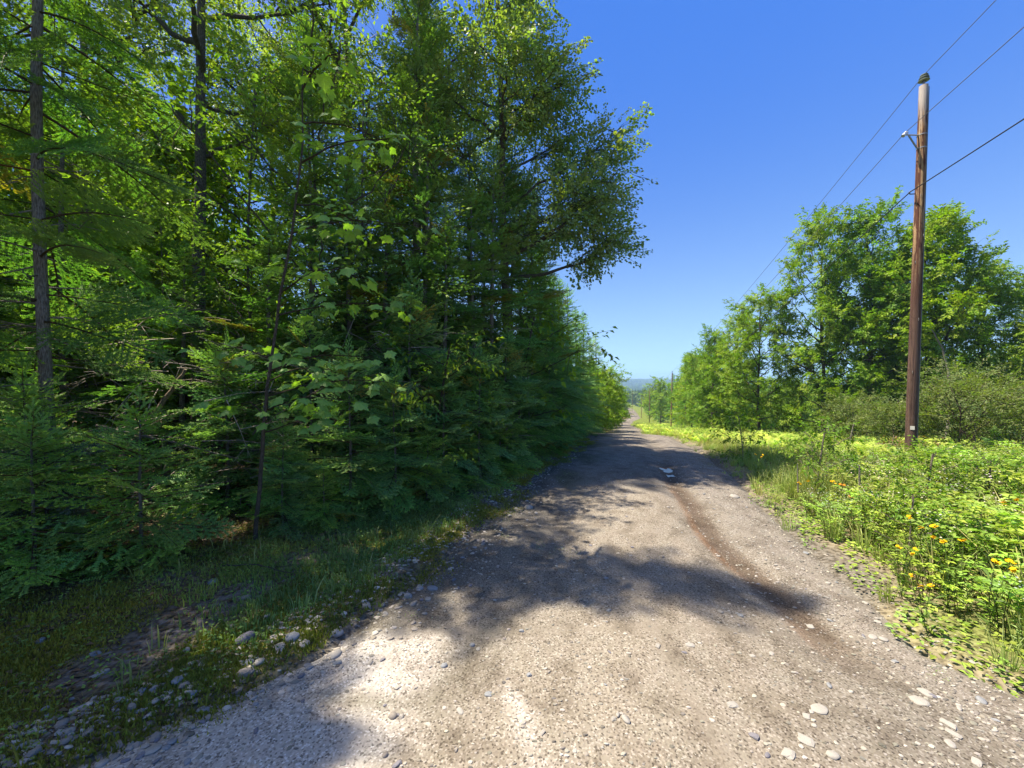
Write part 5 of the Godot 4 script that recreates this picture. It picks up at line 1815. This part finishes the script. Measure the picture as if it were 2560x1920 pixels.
const ROCKS := [[-2.91,2.44,0.057,0.043],[-2.47,2.34,0.073,0.027],[-2.26,2.17,0.085,0.038],[-1.66,2.46,0.125,0.096],[-1.36,2.45,0.086,0.072],[-1.94,2.36,0.055,0.037],[-1.78,2.36,0.046,0.032],[-1.65,2.36,0.046,0.023],[-1.39,2.37,0.093,0.032],[-1.46,2.16,0.101,0.059],[-1.43,2.24,0.053,0.044],[-1.49,2.24,0.053,0.031],[-1.44,2.07,0.065,0.053],[-1.78,2.1,0.061,0.045],[-1.72,2.07,0.057,0.032],[-1.91,2.04,0.048,0.032],[-1.86,2.04,0.04,0.028],[-1.96,1.98,0.062,0.031],[-2.11,1.99,0.047,0.031],[-2.11,1.94,0.061,0.023],[-1.86,1.93,0.057,0.045],[-1.8,1.91,0.037,0.019],[-2.22,1.99,0.027,0.019],[-2.05,2,0.039,0.02],[-2.28,1.93,0.038,0.023],[-2.22,1.89,0.037,0.019],[-1.78,1.97,0.046,0.027],[-1.51,1.93,0.068,0.053],[-1.44,1.87,0.044,0.029],[-1.63,2.02,0.047,0.032],[-1.55,1.88,0.044,0.029],[-2.3,1.83,0.057,0.029],[-2.02,1.8,0.049,0.032],[-1.98,1.75,0.051,0.034],[-2.05,1.69,0.059,0.046],[-2.22,1.73,0.041,0.027],[-2.14,1.72,0.04,0.034],[-1.84,1.72,0.04,0.03],[-1.84,1.78,0.038,0.028],[-1.6,1.77,0.059,0.041],[-1.55,1.7,0.067,0.023],[-1.87,1.7,0.03,0.02],[-1.58,1.68,0.033,0.023],[-1.79,1.65,0.045,0.032],[-1.8,1.76,0.048,0.017],[-1.67,1.72,0.04,0.027],[-1.5,1.71,0.04,0.023],[-2.39,3.16,0.08,0.062],[-2.98,3.19,0.031,0.025],[-1.99,2.95,0.092,0.035],[-1.67,2.7,0.053,0.042],[-1.85,2.61,0.031,0.026],[-1.47,2.42,0.028,0.024],[-1.03,2.31,0.081,0.041],[-0.99,2.24,0.061,0.026],[-1.27,2.63,0.031,0.026],[-1.13,2.21,0.043,0.026],[-1.26,2.4,0.075,0.038],[-1.12,2.53,0.089,0.059],[-0.77,2.93,0.075,0.067],[-0.71,3.05,0.06,0.054],[-0.61,3.04,0.089,0.048],[-0.61,2.88,0.062,0.039],[-1.04,2.82,0.083,0.061],[-1.17,2.99,0.059,0.047],[-0.38,2.21,0.039,0.03],[-0.24,2.38,0.033,0.029],[0.06,2.49,0.039,0.029],[0.09,2.11,0.033,0.03],[-0.12,1.99,0.047,0.019],[0.47,1.83,0.036,0.018],[0.86,2.33,0.055,0.023],[-0.57,1.89,0.044,0.037],[-0.53,1.89,0.033,0.022],[-0.54,1.68,0.03,0.027],[-0.24,1.69,0.027,0.023],[0.21,4.98,0.107,0.096],[3.03,5.4,0.127,0.095],[2.11,2.01,0.079,0.032],[2.01,1.95,0.076,0.034],[2,1.81,0.071,0.035],[1.97,1.76,0.069,0.017],[1.47,1.89,0.081,0.03],[1.07,1.92,0.068,0.023],[1.29,1.73,0.074,0.03],[1.17,1.67,0.065,0.033],[1.35,1.66,0.052,0.039],[2,2.65,0.062,0.026],[2.46,2.66,0.047,0.026],[2.59,2.9,0.045,0.028],[1.38,1.85,0.043,0.018],[2.65,2.26,0.053,0.022],[1.05,2.34,0.064,0.023],[1.38,2.27,0.04,0.018],[1.51,2.3,0.036,0.013],[2.28,2.5,0.059,0.024],[1.9,1.71,0.047,0.017]]
